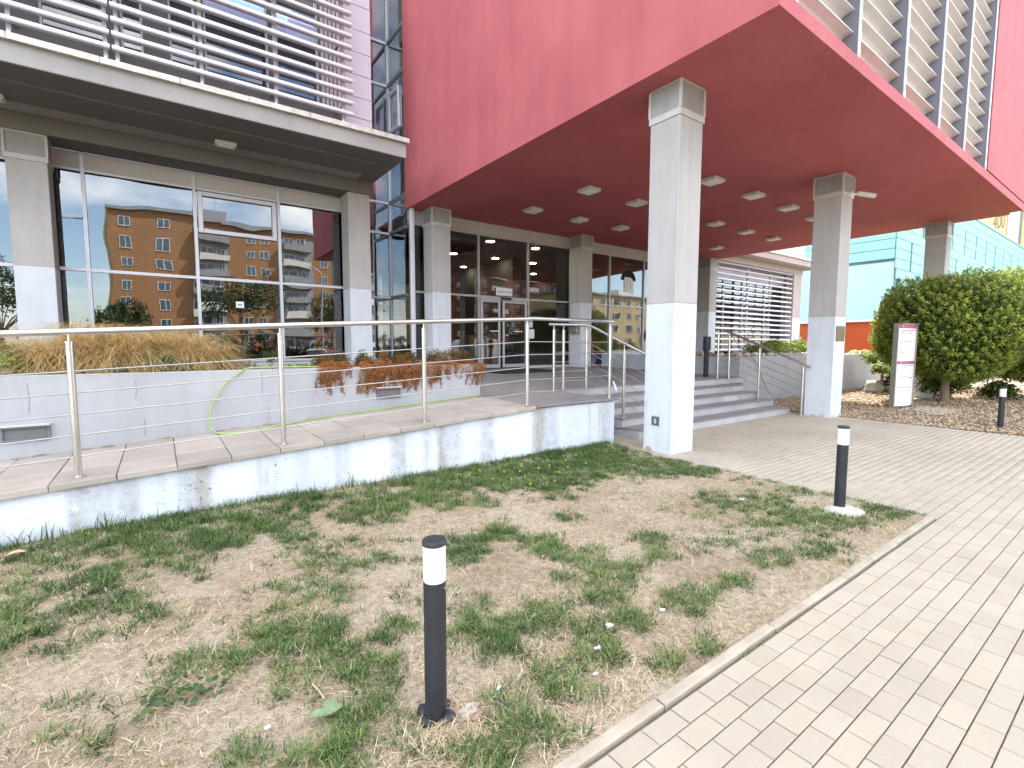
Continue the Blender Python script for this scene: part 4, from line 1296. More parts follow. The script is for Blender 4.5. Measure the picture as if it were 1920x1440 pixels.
MB().box(11.57, 11.77, 7.29, 7.42, 1.45, 1.82).build('reader_head', 'black', rp_, bevel=.02)
MB().cyl(11.63, 7.287, 1.70, 1.72, .01, 8).build('indicator', 'lamphouse', rp_)
tag(MB().tube(smooth_path([(10.6, 6.98, .765), (11.2, 7.02, .765), (11.7, 7.15, .80), (12.2, 7.2, .98), (12.62, 7.0, 1.26), (13.0, 6.92, 1.29), (13.3, 6.90, 1.15), (13.7, 6.86, .6), (14.0, 6.8, .2), (14.5, 6.6, .03), (15.2, 6.3, .03)]), .011, 7).build('garden_hose', 'iris', smooth=True), 'thin green hose hanging over the right planter wall', 'hose')
MT['hose2'] = mat('dull_green_hose', (0.20, 0.26, 0.14), 0.1, 6, 60, 0.5, bump=0)
bpy.data.objects['garden_hose.001'].data.materials[0] = MT['hose2']


# ================================================================== PLANTS
def arch_blades(c, n, ln, spread, w, droop, segs=5, t0=0.15, t1=1.0):
    """fountain of long arching blades"""
    az = rng.uniform(0, 6.283, n)
    L_ = rng.uniform(.5, 1.05, n) * ln
    out = rng.uniform(.25, 1, n) * spread
    d = np.stack([np.cos(az), np.sin(az), np.zeros(n)], 1)
    s = np.stack([-np.sin(az), np.cos(az), np.zeros(n)], 1)
    tw = rng.uniform(-1, 1, n)
    p0 = np.array(c) + d * rng.uniform(0, .06 + .12 * (n > 200), n)[:, None]
    rows = []
    for k in range(segs + 1):
        t = k / segs
        h = L_ * (t * 1.25 - droop * t ** 2.4)
        q = p0 + d * (out * t ** 1.3)[:, None] + s * (tw * t * t * spread)[:, None]
        q[:, 2] += h
        ww = w * (1 - t * .75)
        rows += [q - s * ww / 2, q + s * ww / 2]
    V_ = np.stack(rows, 1).reshape(-1, 3)
    m_ = 2 * (segs + 1)
    b = np.arange(n)[:, None] * m_
    Fs = [b + np.array([2 * k, 2 * k + 1, 2 * k + 3, 2 * k + 2]) for k in range(segs)]
    T = np.repeat(rng.uniform(t0, t1, n), m_).reshape(n, m_) * np.linspace(.55, 1.05, m_)[None]
    return V_, Fs, np.clip(T, 0, 1).ravel()

def golden(x, y, s, label):
    y += .12
    t = thing('ornamental_grass', label, 'grass clump', (x, y, 1.2), 'golden grasses in the planter')
    sets = [arch_blades((x, y, 1.2), 620, 1.02 * s, .50 * s, .008, .78, 8, .2), arch_blades((x, y, 1.2), 620, .86 * s, .58 * s, .008, 1.12, 8, t0=.05, t1=.95), arch_blades((x, y, 1.2), 260, .95 * s, .36 * s, .0055, .66, 8, t0=.5)]
    v, f, tt = joinset(sets)
    np_mesh('blade_mass', v, f, 'golden', tt, parent=t)['kind'] = 'stuff'
for x, y, s, l_ in ((-1.02, 7.22, .85, 'golden grass clump leftmost, beside the yellow green bush'), (-.66, 7.35, 1.12, 'golden grass clump behind the first railing post, tallest'), (-.30, 7.25, 1.05, 'golden grass clump just right of the first railing post'),
                    (.02, 7.38, 1.0, 'golden grass clump in the middle of the row, behind the grey green cover'), (.33, 7.28, .95, 'golden grass clump second from the right end of the row'), (.55, 7.30, .72, 'golden grass clump at the right end of the row, over bare planter edge')):
    golden(x, y, s, l_)

def shrubcloud(c, r, n, size, ramp_bias=0.0, clumps=40, clump_r=.07, asp=.55, up=.35, shell=.55):
    """leaf cards gathered in clumps through an ellipsoid"""
    cc = rng.normal(0, 1, (clumps, 3))
    cc /= np.linalg.norm(cc, axis=1)[:, None]
    cc[:, 2] = np.where(cc[:, 2] < -.3, -cc[:, 2] * .6, cc[:, 2])
    rad = shell + (1 - shell) * rng.random(clumps) ** .5
    base = cc * rad[:, None]
    idx = rng.integers(0, clumps, n)
    off = rng.normal(0, 1, (n, 3))
    off *= (clump_r * rng.random(n) ** .4 / (np.linalg.norm(off, axis=1) + 1e-9))[:, None]
    P_ = np.array(c) + base[idx] * np.array(r) + off
    nr = off / (np.linalg.norm(off, axis=1)[:, None] + 1e-9) * .6 + base[idx] * .6 + np.array([0, 0, up])
    tone = rng.uniform(0, 1, clumps)[idx] * .45 + rng.random(n) * .45 + ramp_bias
    return cards(P_, nr, size * rng.uniform(.7, 1.3, n), np.clip(tone, 0, 1), asp)
t = thing('bush', 'yellow green variegated bush at the left end of the planter', 'bush', (-1.4, 7.2, 1.2))
v, f, tt = joinset([shrubcloud((-1.45, 7.2, 1.36), (.36, .25, .26), 2600, .017, .1, 46, .08), shrubcloud((-2.3, 7.3, 1.36), (.6, .3, .25), 2000, .017, .1, 50, .09)])
np_mesh('foliage', v, f, 'euon', tt, parent=t)
MB().tube([(-1.45, 7.2, 1.2), (-1.43, 7.2, 1.4)], .012, 6).tube([(-1.45, 7.2, 1.2), (-1.55, 7.15, 1.42)], .009, 6).build('stem', 'bark', t)
t = thing('ground_cover', 'low grey green plant spilling at the planter edge before the golden grass', 'plant', (-.05, 6.98, 1.2))
v, f, tt = joinset([shrubcloud((.0, 7.03, 1.31), (.34, .10, .15), 2600, .013, .05, 60, .055), shrubcloud((-.5, 7.0, 1.26), (.4, .08, .07), 1300, .012, 0, 50, .05), shrubcloud((.5, 7.0, 1.25), (.2, .07, .05), 500, .012, 0, 20, .05)])
np_mesh('foliage', v, f, 'sage', tt, parent=t)
def lily(x, y, s, label):
    t = thing('lily_plant', label, 'plant', (x, y, 1.2), 'strap leaved plants in the planter')
    v, f, tt = arch_blades((x, y, 1.2), 34, .30 * s, .22 * s, .024, .95, 6, .3, 1)
    np_mesh('leaf_mass', v, f, 'iris', tt, parent=t)
lily(1.25, 7.05, .9, 'strap leaved green plant left of the second railing post')
lily(1.62, 7.06, 1.0, 'strap leaved green plant right of the second railing post')
lily(1.48, 7.2, .95, 'small strap leaved plant behind the second railing post')
t = thing('weed', 'wispy dark weeds behind the hose on the planter soil', 'plant', (.85, 7.3, 1.2))
v, f, tt = joinset([shrubcloud((.9, 7.3, 1.28), (.25, .2, .1), 350, .012, -.1, 18, .05), shrubcloud((1.2, 7.35, 1.38), (.12, .12, .16), 350, .014, -.1, 14, .06)])
np_mesh('foliage', v, f, 'sage', tt, parent=t)

def rusty(x0, x1, trails, label, n):
    xm = (x0 + x1) / 2
    t = thing('trailing_shrub', label, 'shrub', (xm, 7.0, 1.2), 'rusty trailing shrubs on the planter edge')
    sets, stems = [], MB()
    w = (x1 - x0) / 2
    sets.append(shrubcloud((xm, 7.08, 1.27), (w, .26, .24), n, .0105, -.12, int(50 * w) + 20, .085, .5, .5, .5))
    sets.append(shrubcloud((xm, 6.90, 1.27), (w * .97, .13, .08), int(n * .7), .0105, .28, int(60 * w) + 14, .06, .5, .3, .3))
    for (tx, zl, k) in trails:
        for j in range(k):
            a = tx + random.uniform(-.11, .11)
            L_ = (1.30 - zl) * random.uniform(.55, 1.08)
            pth = [Vector((a, 6.95, 1.27)), Vector((a + random.uniform(-.02, .02), 6.79, 1.29))]
            dx = random.uniform(-.35, .35)
            steps = 7
            for q in range(1, steps + 1):
                pth.append(Vector((a + dx * L_ * (q / steps) + random.uniform(-.012, .012), 6.785 - .03 * math.sin(q * .8) - .012, 1.29 - L_ * q / steps)))
            stems.tube(pth, .0022, 4, False)
            m_ = int(40 + 230 * L_)
            seg = rng.integers(1, len(pth) - 1, m_)
            fr = rng.random(m_)[:, None]
            A_ = np.array([tuple(p) for p in pth])
            c = A_[seg] * (1 - fr) + A_[seg + 1] * fr + rng.normal(0, .016, (m_, 3))
            c[:, 1] = np.minimum(c[:, 1], 6.792)
            tone = np.clip(rng.normal(.68, .22, m_), 0, 1)
            sets.append(cards(c, np.tile([0, -1, .2], (m_, 1)), rng.uniform(.007, .014, m_), tone, .5))
    v, f, tt = joinset(sets)
    np_mesh('foliage', v, f, 'coton', tt, parent=t)
    stems.build('stem', 'bark', t)
rusty(1.72, 2.25, [(1.78, .98, 7), (1.90, .95, 10), (2.05, 1.12, 4)], 'rusty trailing shrub with one hanging tuft, leftmost of three', 6000)
rusty(2.2, 3.35, [(2.38, .93, 14), (2.52, .88, 15), (2.66, 1.08, 8), (2.86, .95, 16), (3.02, .92, 16), (3.2, .95, 10)], 'rusty trailing shrub hanging over the recessed wall light, widest of three', 14000)
rusty(3.3, 4.26, [(3.42, .93, 12), (3.62, 1.05, 7), (3.9, 1.08, 4), (4.17, .95, 7), (4.25, .98, 6)], 'rusty trailing shrub draping over the planter corner', 9500)

def conifer(x, y, zc, r, rz_, zt, nclump, name, label, trunkr=.1, mtl='thuja', lsize=.042, seed=1, group=None):
    t = thing(name, label, 'tree', (x, y, 0), group)
    r_ = np.random.default_rng(seed)
    k = np.arange(nclump)
    # clump centres on an uneven ellipsoid
    ph = np.arccos(1 - 2 * (k + .5) / nclump)
    th = math.pi * (1 + 5 ** .5) * k
    d = np.stack([np.cos(th) * np.sin(ph), np.sin(th) * np.sin(ph), np.cos(ph)], 1)
    bump_ = 1 + .05 * np.sin(4 * d[:, 0] + 2 * d[:, 2]) + .05 * np.sin(5 * d[:, 1] - 3 * d[:, 2] + 1)
    R3 = np.array([r, r, rz_])
    cc = d * (bump_ * r_.uniform(.95, 1.02, nclump))[:, None] * R3 + np.array([x, y, zc])
    sets = []
    per = 84
    n = nclump * per
    idx = np.repeat(k, per)
    dn = d[idx]
    up = np.array([0, 0, 1.0])
    axis = dn * .75 + up * .75
    axis /= np.linalg.norm(axis, axis=1)[:, None]
    cs = r * .088 * r_.uniform(.7, 1.3, nclump)[idx]
    h = r_.random(n)
    lat = r_.normal(0, 1, (n, 3))
    lat -= axis * np.sum(lat * axis, 1)[:, None]
    lat /= np.linalg.norm(lat, axis=1)[:, None] + 1e-9
    # plume: wide in the middle, closing at the tip
    rad = np.sin(np.pi * np.clip(h * .85 + .12, 0, 1)) * r_.random(n) ** .5
    P_ = cc[idx] + axis * ((h - .45) * 2.3 * cs)[:, None] + lat * (rad * cs * .8)[:, None]
    nn = lat * .8 + axis * .4
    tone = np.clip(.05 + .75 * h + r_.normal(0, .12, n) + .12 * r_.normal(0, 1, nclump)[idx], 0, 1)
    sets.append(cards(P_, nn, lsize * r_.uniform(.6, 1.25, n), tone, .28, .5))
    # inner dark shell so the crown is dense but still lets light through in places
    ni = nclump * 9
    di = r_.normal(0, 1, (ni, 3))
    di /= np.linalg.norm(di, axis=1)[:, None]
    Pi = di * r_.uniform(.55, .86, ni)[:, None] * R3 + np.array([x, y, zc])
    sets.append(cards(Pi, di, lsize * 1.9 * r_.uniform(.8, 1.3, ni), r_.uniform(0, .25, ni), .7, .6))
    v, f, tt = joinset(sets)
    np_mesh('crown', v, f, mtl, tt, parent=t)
    tr = MB()
    tr.tube([(x - .14, y - .04, -.05), (x - .10, y - .02, .35), (x - .02, y, .8), (x, y, zc)], [trunkr, trunkr * .85, trunkr * .75, trunkr * .4], 10)
    for a in range(7):
        aa = a * .9 + seed
        tr.tube([(x, y, zc * .5 + a * .08), (x + math.cos(aa) * r * .4, y + math.sin(aa) * r * .4, zc * .7 + a * .1), (x + math.cos(aa) * r * .75, y + math.sin(aa) * r * .75, zc + a * .12)], [trunkr * .5, trunkr * .3, trunkr * .12], 6)
    tr.build('trunk', 'bark', t, smooth=True)
    return t
conifer(18.0, 3.88, 2.02, 1.76, 1.44, 3.5, 900, 'thuja_tree', 'round clipped thuja tree with a short bare trunk behind the directory sign', .115, seed=3, group='clipped thujas in the gravel bed')
conifer(21.6, 2.5, 2.1, 2.0, 1.75, 3.9, 700, 'thuja_tree', 'second rounded thuja further right, cut off by the picture edge', .12, lsize=.05, seed=9, group='clipped thujas in the gravel bed')
for i, (x, y, r, h, l_) in enumerate(((18.5, 4.22, .42, .50, 'dark shrub in the shade left of the thuja trunk'), (19.3, 4.05, .6, .45, 'dark shrub hiding the foot of the shaded column'), (20.2, 5.3, .8, .45, 'low dark shrub in the shade behind the thuja trunk'), (22.7, 5.0, 1.0, .55, 'dark hedge shrub behind the right thuja'), (19.9, 3.1, .5, .30, 'small dark shrub under the right side of the thuja'), (25, 4.2, 1.2, .8, 'far dark shrub between the two thujas'))):
    t = thing('shrub', l_, 'shrub', (x, y, 0), 'dark shrubs behind the thujas')
    v, f, tt = shrubcloud((x, y, h * .8), (r, r * .8, h), 1500, .05, -.25, 40, .2, .5, .4, .4)
    np_mesh('foliage', v, f, 'thuja', tt, parent=t)
    MB().tube([(x, y, -.02), (x + .05, y, h * .6)], .03, 6).build('stem', 'bark', t)
# spreading juniper with rocks, beside the planter end
t = thing('juniper', 'bright yellow green spreading juniper at the end of the planter wall', 'shrub', (20.2, 6.0, 0))
sets = []
for (dx, dy, z, rx, ry) in ((0, 0, 1.0, .75, .5), (-.7, -.2, .78, .5, .35), (.5, .2, 1.15, .6, .4), (-.2, .3, 1.2, .5, .35), (.9, -.2, .9, .5, .4)):
    sets.append(shrubcloud((20.2 + dx, 6.0 + dy, z), (rx, ry, .16), 700, .06, .15, 26, .16, .35, .6, .2))
v, f, tt = joinset(sets)
np_mesh('foliage', v, f, 'junip', tt, parent=t)
tr = MB()
for (dx, dy, z) in ((0, 0, 1.0), (-.7, -.2, .75), (.5, .2, 1.1), (.9, -.2, .85)):
    tr.tube([(20.1, 6, -.02), (20.1 + dx * .4, 6 + dy * .4, z * .55), (20.2 + dx, 6 + dy, z)], [.05, .035, .015], 7)
tr.build('trunk', 'bark', t)
for i, (x, y, r, l_) in enumerate(((19.6, 6.1, .28, 'pale boulder left under the juniper'), (20.5, 6.3, .34, 'largest pale boulder under the juniper'), (20.1, 5.6, .26, 'flat pale boulder in front of the juniper stem'))):
    tag(MB().blob((x, y, r * .4), r, 20 + i, 3, (1.3, 1, .7), .2).build('boulder', 'rock'), l_, 'boulder', 'boulders under the juniper')
# plants on the right planter
t = thing('low_hedge', 'low yellow green shrubs growing on the right planter before the slatted window', 'shrub', (17.4, 8.0, 1.22))
sets = [shrubcloud((15.6 + i * .62, 8.0 + .1 * (i % 2), 1.42), (.45, .4, .26 + .06 * (i % 3)), 600, .045, .1, 24, .13, .4, .6, .4) for i in range(8)]
v, f, tt = joinset(sets)
np_mesh('foliage', v, f, 'junip', tt, parent=t)
t = thing('sapling', 'thin wispy plant on the right planter near the stair railing', 'plant', (14.4, 7.9, 1.22))
tr = MB()
sets = []
for k in range(6):
    a = k * 1.05
    tip = (14.4 + .3 * math.cos(a), 7.9 + .3 * math.sin(a), 1.75 + .12 * (k % 3))
    tr.tube([(14.4, 7.9, 1.2), (14.4 + .1 * math.cos(a), 7.9 + .1 * math.sin(a), 1.5), tip], [.010, .006, .003], 5)
    sets.append(shrubcloud(tip, (.12, .12, .1), 40, .02, .1, 8, .06))
v, f, tt = joinset(sets)
np_mesh('foliage', v, f, 'sage', tt, parent=t)
tr.build('stem', 'bark', t)
t = thing('yucca', 'pale yellow spiky plant hanging at the far end of the right planter', 'plant', (21.6, 7.2, 1.22))
v, f, tt = arch_blades((21.5, 7.2, 1.2), 60, .5, .6, .05, 1.0, 5, .5, 1)
np_mesh('leaf_mass', v, f, 'euon', tt, parent=t)

# ================================================================== BOLLARDS
def bollard(x, y, label, zc=0.0):
    t = thing('bollard_light', label, 'bollard', (x, y, zc), 'black bollard lights with white tops')
    MB().lathe(x, y, [(.047, zc), (.047, zc + .612)], 28).build('tube', 'black', t, smooth=True)
    MB().lathe(x, y, [(.0465, zc + .6125), (.0475, zc + .62), (.0475, zc + .762), (.046, zc + .7655)], 28).build('diffuser', 'opal', t, smooth=True)
    MB().lathe(x, y, [(.044, zc + .766), (.0505, zc + .768), (.0505, zc + .783), (.047, zc + .789), (.02, zc + .791)], 28).build('cap', 'black', t, smooth=True)
    return t
b1 = bollard(.893, 1.785, 'nearest black bollard light with a white top, rising from dry grass', .0)
ft = MB()
for a, r in ((0.4, .03), (2.2, .035), (3.6, .028), (5.2, .036)):
    ft.blob((.893 + .058 * math.cos(a), 1.785 + .058 * math.sin(a), .012), r, int(a * 10), 2, (1, 1, .8), .15)
ft.build('foot_boss', 'black', b1)
MB().cyl(.918, 1.741, .585, .592, .006, 8).build('screw', 'steel', b1)
b2 = bollard(5.205, 1.83, 'black bollard light standing in a pale concrete footing at the lawn corner', .05)
MB().blob((5.215, 1.80, .0), .19, 5, 3, (1.15, .95, .34), .12).build('footing', 'rock', b2, smooth=True)
b3 = bollard(13.15, 1.98, 'black bollard light on the gravel at the right picture edge', .0)
MB().tube([(13.115, 1.945, .44), (13.105, 1.935, .45), (13.10, 1.93, .40)], .004, 5).build('clip', 'ink', b3)

# ================================================================== DIRECTORY SIGN
ds = thing('directory_sign', 'tall white directory sign with plum bands on the gravel', 'sign', (15.35, 4.12, 0))
cv = []
for k in range(9):
    t_ = k / 8
    cv.append((14.93 + .86 * t_, 4.12 - .075 * math.sin(math.pi * t_)))
poly = cv + [(15.79, 4.20), (14.93, 4.20)]
MB().extr(poly, 2, .06, 1.12).build('sign_panel', 'signwhite', ds)
MB().extr(poly, 2, 1.20, 2.02).build('sign_panel', 'signwhite', ds)
MB().extr(poly, 2, 1.12, 1.20).build('plum_band', 'purple', ds)
MB().extr(poly, 2, 2.02, 2.13).build('plum_band', 'purple', ds)
MB().box(14.89, 14.93, 4.105, 4.21, .0, 2.15).box(15.79, 15.83, 4.10, 4.21, 0, 2.15).box(14.93, 15.79, 4.06, 4.21, 2.13, 2.15).build('sign_edge', 'olive', ds)
MB().box(14.83, 15.9, 3.98, 4.36, -.02, .012).build('base_plate', 'olive', ds)
def signy(x):
    return 4.12 - .075 * math.sin(math.pi * (x - 14.93) / .86)
ln = MB()
for z, x0, x1 in ((1.965, 15.03, 15.72), (1.93, 15.04, 15.4), (1.88, 15.04, 15.45), (1.69, 15.02, 15.46), (1.41, 15.02, 15.22), (1.085, 15.05, 15.70), (1.03, 15.05, 15.3), (.80, 15.04, 15.32), (.765, 15.04, 15.62), (.53, 15.02, 15.55)):
    x = x0
    while x < x1:
        w_ = random.uniform(.03, .08)
        y = signy(x + w_ / 2)
        ln.box(x, min(x + w_, x1), y - .004, y + .012, z, z + .014)
        x += w_ + .018
ln.build('text_line', 'ink', ds)
for z in (2.075, 1.16):
    y = signy(15.04)
    text_mesh('white_logo', 'IC', .06, 'paper', ds, (15.06, y - .012, z), (1, -.2, 0), (0, 0, 1))
ds.rotation_euler.z = math.radians(-9)
tag(MB().extr([(14.35, 3.15), (15.85, 3.05), (16.1, 3.95), (14.68, 3.72)], 2, -.05, .018).build('concrete_slab', 'kerb'), 'flat grey concrete slab lying in the gravel before the thuja', 'slab')

# ================================================================== RIGHT WING
rw = thing('slatted_wing', 'far beige office wing with a slatted window and a stepped ledge', 'building', (23, 12.5, 0))
MB().box(19.5, 27.4, 11.9, 12.5, 5.24, 5.54).build('beam', 'grey', rw, bevel=.01)
MB().box(19.5, 27.9, 11.38, 12.4, 5.545, 5.82).build('ledge_slab', 'grey', rw)
MB().box(19.5, 27.95, 11.32, 12.4, 5.822, 5.92).build('coping', 'zinc', rw)
for a in range(3):
    MB().box(19.52, 27.7, 12.0, 12.3, 5.93 + a * 1.2, 7.11 + a * 1.2).build('wall_panel', 'lav', rw)
MB().box(27.35, 27.9, 12.5, 24, 0, 9.5).box(19.5, 27.9, 23.9, 24, 0, 9.5).box(19.5, 27.9, 12.4, 24, 9.5, 9.7).build('rear_wall', 'lav', rw)
MB().box(26.45, 27.3, 11.9, 12.5, 0, 5.24).build('corner_pillar', 'grey', rw, bevel=.01)
MB().box(26.44, 27.31, 11.89, 12.51, 0, 3.0).build('painted_base', 'paint', rw)
for a, c in ((19.5, 20.9), (20.9, 22.5), (22.5, 24.6), (24.6, 26.45)):
    w_ = MB().box(a, a + .06, 12.42, 12.5, 1.3, 5.2).box(c - .06, c, 12.42, 12.5, 1.3, 5.2).box(a + .06, c - .06, 12.42, 12.5, 3.3, 3.36).box(a + .06, c - .06, 12.42, 12.5, 4.6, 5.2).build('window', 'framealu', rw)
    MB().quad((a + .06, 12.46, 1.3), (c - .06, 12.46, 1.3), (c - .06, 12.46, 4.6), (a + .06, 12.46, 4.6)).build('pane', 'g_up', w_)
MB().box(19.5, 26.4, 15, 15.1, .5, 5.5).box(19.5, 26.4, 12.6, 15, 5.2, 5.23).box(19.5, 26.4, 12.6, 15, 1.0, 1.1).build('interior_wall', 'dark', rw)
t = thing('sun_louver', 'white sun louver covering the window of the far wing', 'louver', (23, 11.95, 1.9), 'sun louvers of the wings')
m_ = MB().extr([(-.085, -.035), (-.07, -.055), (.075, -.028), (.085, .0), (.06, .045), (-.06, .025)], 0, 19.5, 26.3)
me = bpy.data.meshes.new('louver_blade')
me.from_pydata([(p[0] - 22.9, p[1], p[2]) for p in m_.v], [], m_.f)
me.materials.append(MT['alu'])
for k in range(17):
    piece('louver_blade', me, t, (22.9, 11.98, 1.40 + .2365 * k))
for x in (19.62, 22.3, 22.36, 24.4, 26.2):
    MB().box(x - .025, x + .025, 12.08, 12.14, 1.3, 5.23).build('post', 'framealu', t)
tag(MB().box(27.32, 27.55, 11.95, 12.1, 4.85, 5.25).build('wall_light', 'lamphouse', bevel=.02), 'small boxy lamp on the outer corner of the far wing', 'lamp')

# ================================================================== TURQUOISE BUILDING
tq = thing('turquoise_building', 'turquoise copper clad hall above an orange base, far right', 'building', (50, 20, 0))
QX, QY, QT, QB = 34.0, 9.84, 11.1, 3.08
MB().box(QX + .15, 110, QY + .15, 45, 0, QB - .08).build('base_wall', 'orangewall', tq)
MB().box(QX + .08, 110, QY + .08, 45, QB - .08, QT).build('core_wall', 'copperdark', tq)
MB().box(QX - .04, QX + .08, QY - .04, 45, QB - .10, QB + .03).box(QX + .08, 110, QY - .04, QY + .08, QB - .10, QB + .03).build('drip_edge', 'bwhite', tq)
MB().box(QX, QX + .079, QY + .1, 45, QB + .035, 6.35).build('smooth_wall', 'copperflat', tq)
MB().box(QX - .05, QX + .08, QY - .05, 45, QT - .03, QT + .08).box(QX + .08, 110, QY - .05, QY + .08, QT - .03, QT + .08).build('parapet_cap', 'copper', tq)
nr = 14
rh = (QT - .04 - QB - .04) / nr
panels = 0
meshes = {}
def pmesh(w_, ax):
    key = (round(w_, 2), ax)
    if key not in meshes:
        m_ = MB().box(0, w_, 0, .07, .012, rh - .02) if ax == 0 else MB().box(0, .07, 0, w_, .012, rh - .02)
        me = bpy.data.meshes.new('copper_panel')
        me.from_pydata(m_.v, [], m_.f)
        me.materials.append(MT['copper'])
        meshes[key] = me
    return meshes[key]
bars = MB()
step = 3.2
for r in range(nr):
    z = QT - .04 - (r + 1) * rh
    grp = r % 4 - 2 if r >= 2 else -1          # rows 2-4, 6-8 ... carry slits
    slit = r >= 2 and (r - 2) % 4 < 3
    x = QX + .01
    xe = QX + 36
    shift = (r * 0.7) % 1.6
    if slit:
        s0 = 1.1 + 1.25 * ((r - 2) // 4)
        xs_ = QX + s0 - step
        while xs_ < xe:
            a = max(xs_ + .26, QX + .01)
            mid = xs_ + .26 + (step - .26) * (.42 + .18 * (r % 3) / 2)
            for p0, p1 in ((a, mid), (mid, xs_ + step)):
                p0 = max(p0, QX + .01)
                if p1 - p0 > .15 and panels < 318:
                    piece('copper_panel', pmesh(p1 - p0 - .035, 0), tq, (p0, QY, z))
                    panels += 1
            xs_ += step
    else:
        x = QX + .01 - shift
        while x < xe:
            p0, p1 = max(x, QX + .01), x + 1.6
            if p1 - p0 > .15 and panels < 318:
                piece('copper_panel', pmesh(p1 - p0 - .035, 0), tq, (p0, QY, z))
                panels += 1
            x += 1.6
    if z > 6.3:
        y = QY + .1
        k = 0
        while y < 24:
            if panels < 400:
                piece('copper_panel', pmesh(2.6, 1), tq, (QX, y + .0, z))
                panels += 1
            y += 2.64
py = thing('pale_yellow_block', 'pale yellow block with an advertising banner rising behind the turquoise hall', 'building', (115, 20, 0))
MB().box(110.5, 140, -2, 60, 0, 40).build('wall', 'paleyellow', py)
a = at(1856, 420, X=110.4)
b = at(1886, 440, X=110.4)
ban = MB().box(110.3, 110.45, b.y, a.y + 1, a.z - 12, a.z + 6).build('banner', 'paleyellow', py)
text_mesh('banner_number', '400', 3.2, 'brownrock', ban, (110.25, at(1873, 420, X=110.2).y, at(1873, 417, X=110.2).z), (0, -1, 0), (0, 0, 1), .02).scale = (.3, 1, 1)
c = at(1889, 430, X=110.4)
d = at(1911, 430, X=110.4)
MB().box(110.3, 110.45, d.y, c.y, c.z - 14, c.z + 8).build('banner', 'signwhite', py)
MB().box(110.2, 110.3, d.y - .25, d.y, c.z - 14, c.z + 8).build('dark_strip', 'fin', py)
for k in range(4):
    for zk in range(3):
        w_ = MB().box(110.3, 110.5, d.y - 2.6 - k * 3, d.y - .9 - k * 3, c.z + .6 - zk * 3, c.z + 2.2 - zk * 3).build('window', 'winglass', py)

# ================================================================== ACROSS THE STREET (seen in the window glass)
wcache = {}
def far_window(par, x, y, z, w_, h_, m='bwhite'):
    key = (w_, h_, m)
    if key not in wcache:
        q = MB()
        t_ = .09
        q.box(-w_ / 2, -w_ / 2 + t_, -.02, .05, 0, h_).box(w_ / 2 - t_, w_ / 2, -.02, .05, 0, h_).box(-w_ / 2 + t_, w_ / 2 - t_, -.02, .05, h_ - t_, h_).box(-w_ / 2 + t_, w_ / 2 - t_, -.02, .09, 0, t_).box(-.045, .045, -.02, .05, t_, h_ - t_)
        q.m = 1
        q.quad((w_ / 2, .012, 0), (-w_ / 2, .012, 0), (-w_ / 2, .012, h_), (w_ / 2, .012, h_))
        me = bpy.data.meshes.new('window')
        me.from_pydata(q.v, [], q.f)
        me.materials.append(MT[m])
        me.materials.append(MT['winglass'])
        me.polygons.foreach_set('material_index', q.mi)
        wcache[key] = me
    piece('window', wcache[key], par, (x, y, z))
def balcony(par, x, y, z, w_, m):
    q = MB()
    q.box(x - w_ / 2, x + w_ / 2, y, y + 1.25, z - .12, z).box(x - w_ / 2, x + w_ / 2, y + 1.2, y + 1.25, z, z + 1.0).box(x - w_ / 2, x - w_ / 2 + .05, y, y + 1.2, z, z + 1.0).box(x + w_ / 2 - .05, x + w_ / 2, y, y + 1.2, z, z + 1.0)
    q.build('balcony', m, par)
ob = thing('apartment_block', 'orange seven storey apartment block across the street, mirrored in the window', 'building', (20, -70, 0))
OY = -66.5
MB().box(-5, 8.6, OY - 14, OY, -.1, 20.9).box(8.6, 46, OY - 14, OY, -.1, 20.6).build('wall', 'orange', ob)
MB().box(-5.3, 8.7, OY - 14, OY + .5, 20.9, 21.4).box(8.7, 46.3, OY - 14, OY + .5, 20.6, 21.05).build('roof', 'bgrey', ob)
MB().box(6, 10, OY - 9, OY - 4, 21.4, 23.4).build('roof_house', 'bgrey', ob)
MB().tube([(8.2, OY - 5, 23.4), (8.2, OY - 5, 27.4)], .05, 5).tube([(7.3, OY - 5, 27), (9.1, OY - 5, 27)], .04, 4).tube([(7.5, OY - 5, 25), (8.9, OY - 5, 25)], .04, 4).build('antenna', 'lampgrey', ob)
MB().box(-5.35, -5.0, OY - 14, OY - .2, -.1, 21).build('end_wall', 'yellow', ob)
gr = MB()
for x0, x1 in ((5.2, 9.2), (17.2, 22.3), (31, 36)):
    gr.box(x0, x1, OY + .01, OY + .06, 0, 19.6)
gr.build('grey_panel', 'bgrey', ob)
for fl in range(7):
    z = 1.6 + fl * 2.8
    for x in (-3.2, 1.3, 12.6, 14.9, 24.6, 28.3, 38, 41.5, 44):
        far_window(ob, x, OY, z, 1.45, 1.45)
    for x in (7.2, 19.7, 33.5):
        far_window(ob, x - .9, OY + .06, z - .3, 2.0, 1.75)
        far_window(ob, x + 1.15, OY + .06, z - .3, 1.0, 1.75)
        balcony(ob, x + .1, OY + .06, z - .6, 4.2, 'bgrey' if (fl + int(x)) % 3 else 'bwhite')
rbk = thing('apartment_block', 'brick red apartment block with white balconies, mirrored in the lobby glass', 'building', (70, -80, 0))
RY = -76
MB().box(46, 100, RY - 12, RY, -.1, 24).build('wall', 'brick', rbk)
MB().box(45.6, 100.4, RY - 12, RY + .4, 24, 24.6).build('roof', 'bgrey', rbk)
for fl in range(8):
    z = 1.6 + fl * 2.8
    for x in range(49, 99, 5):
        if (x // 5) % 2:
            far_window(rbk, x, RY, z - .3, 2.0, 1.75)
            balcony(rbk, x, RY, z - .6, 4.0, 'bwhite')
        else:
            far_window(rbk, x - .8, RY, z, 1.45, 1.45)
            far_window(rbk, x + 1.3, RY, z, 1.0, 1.45)
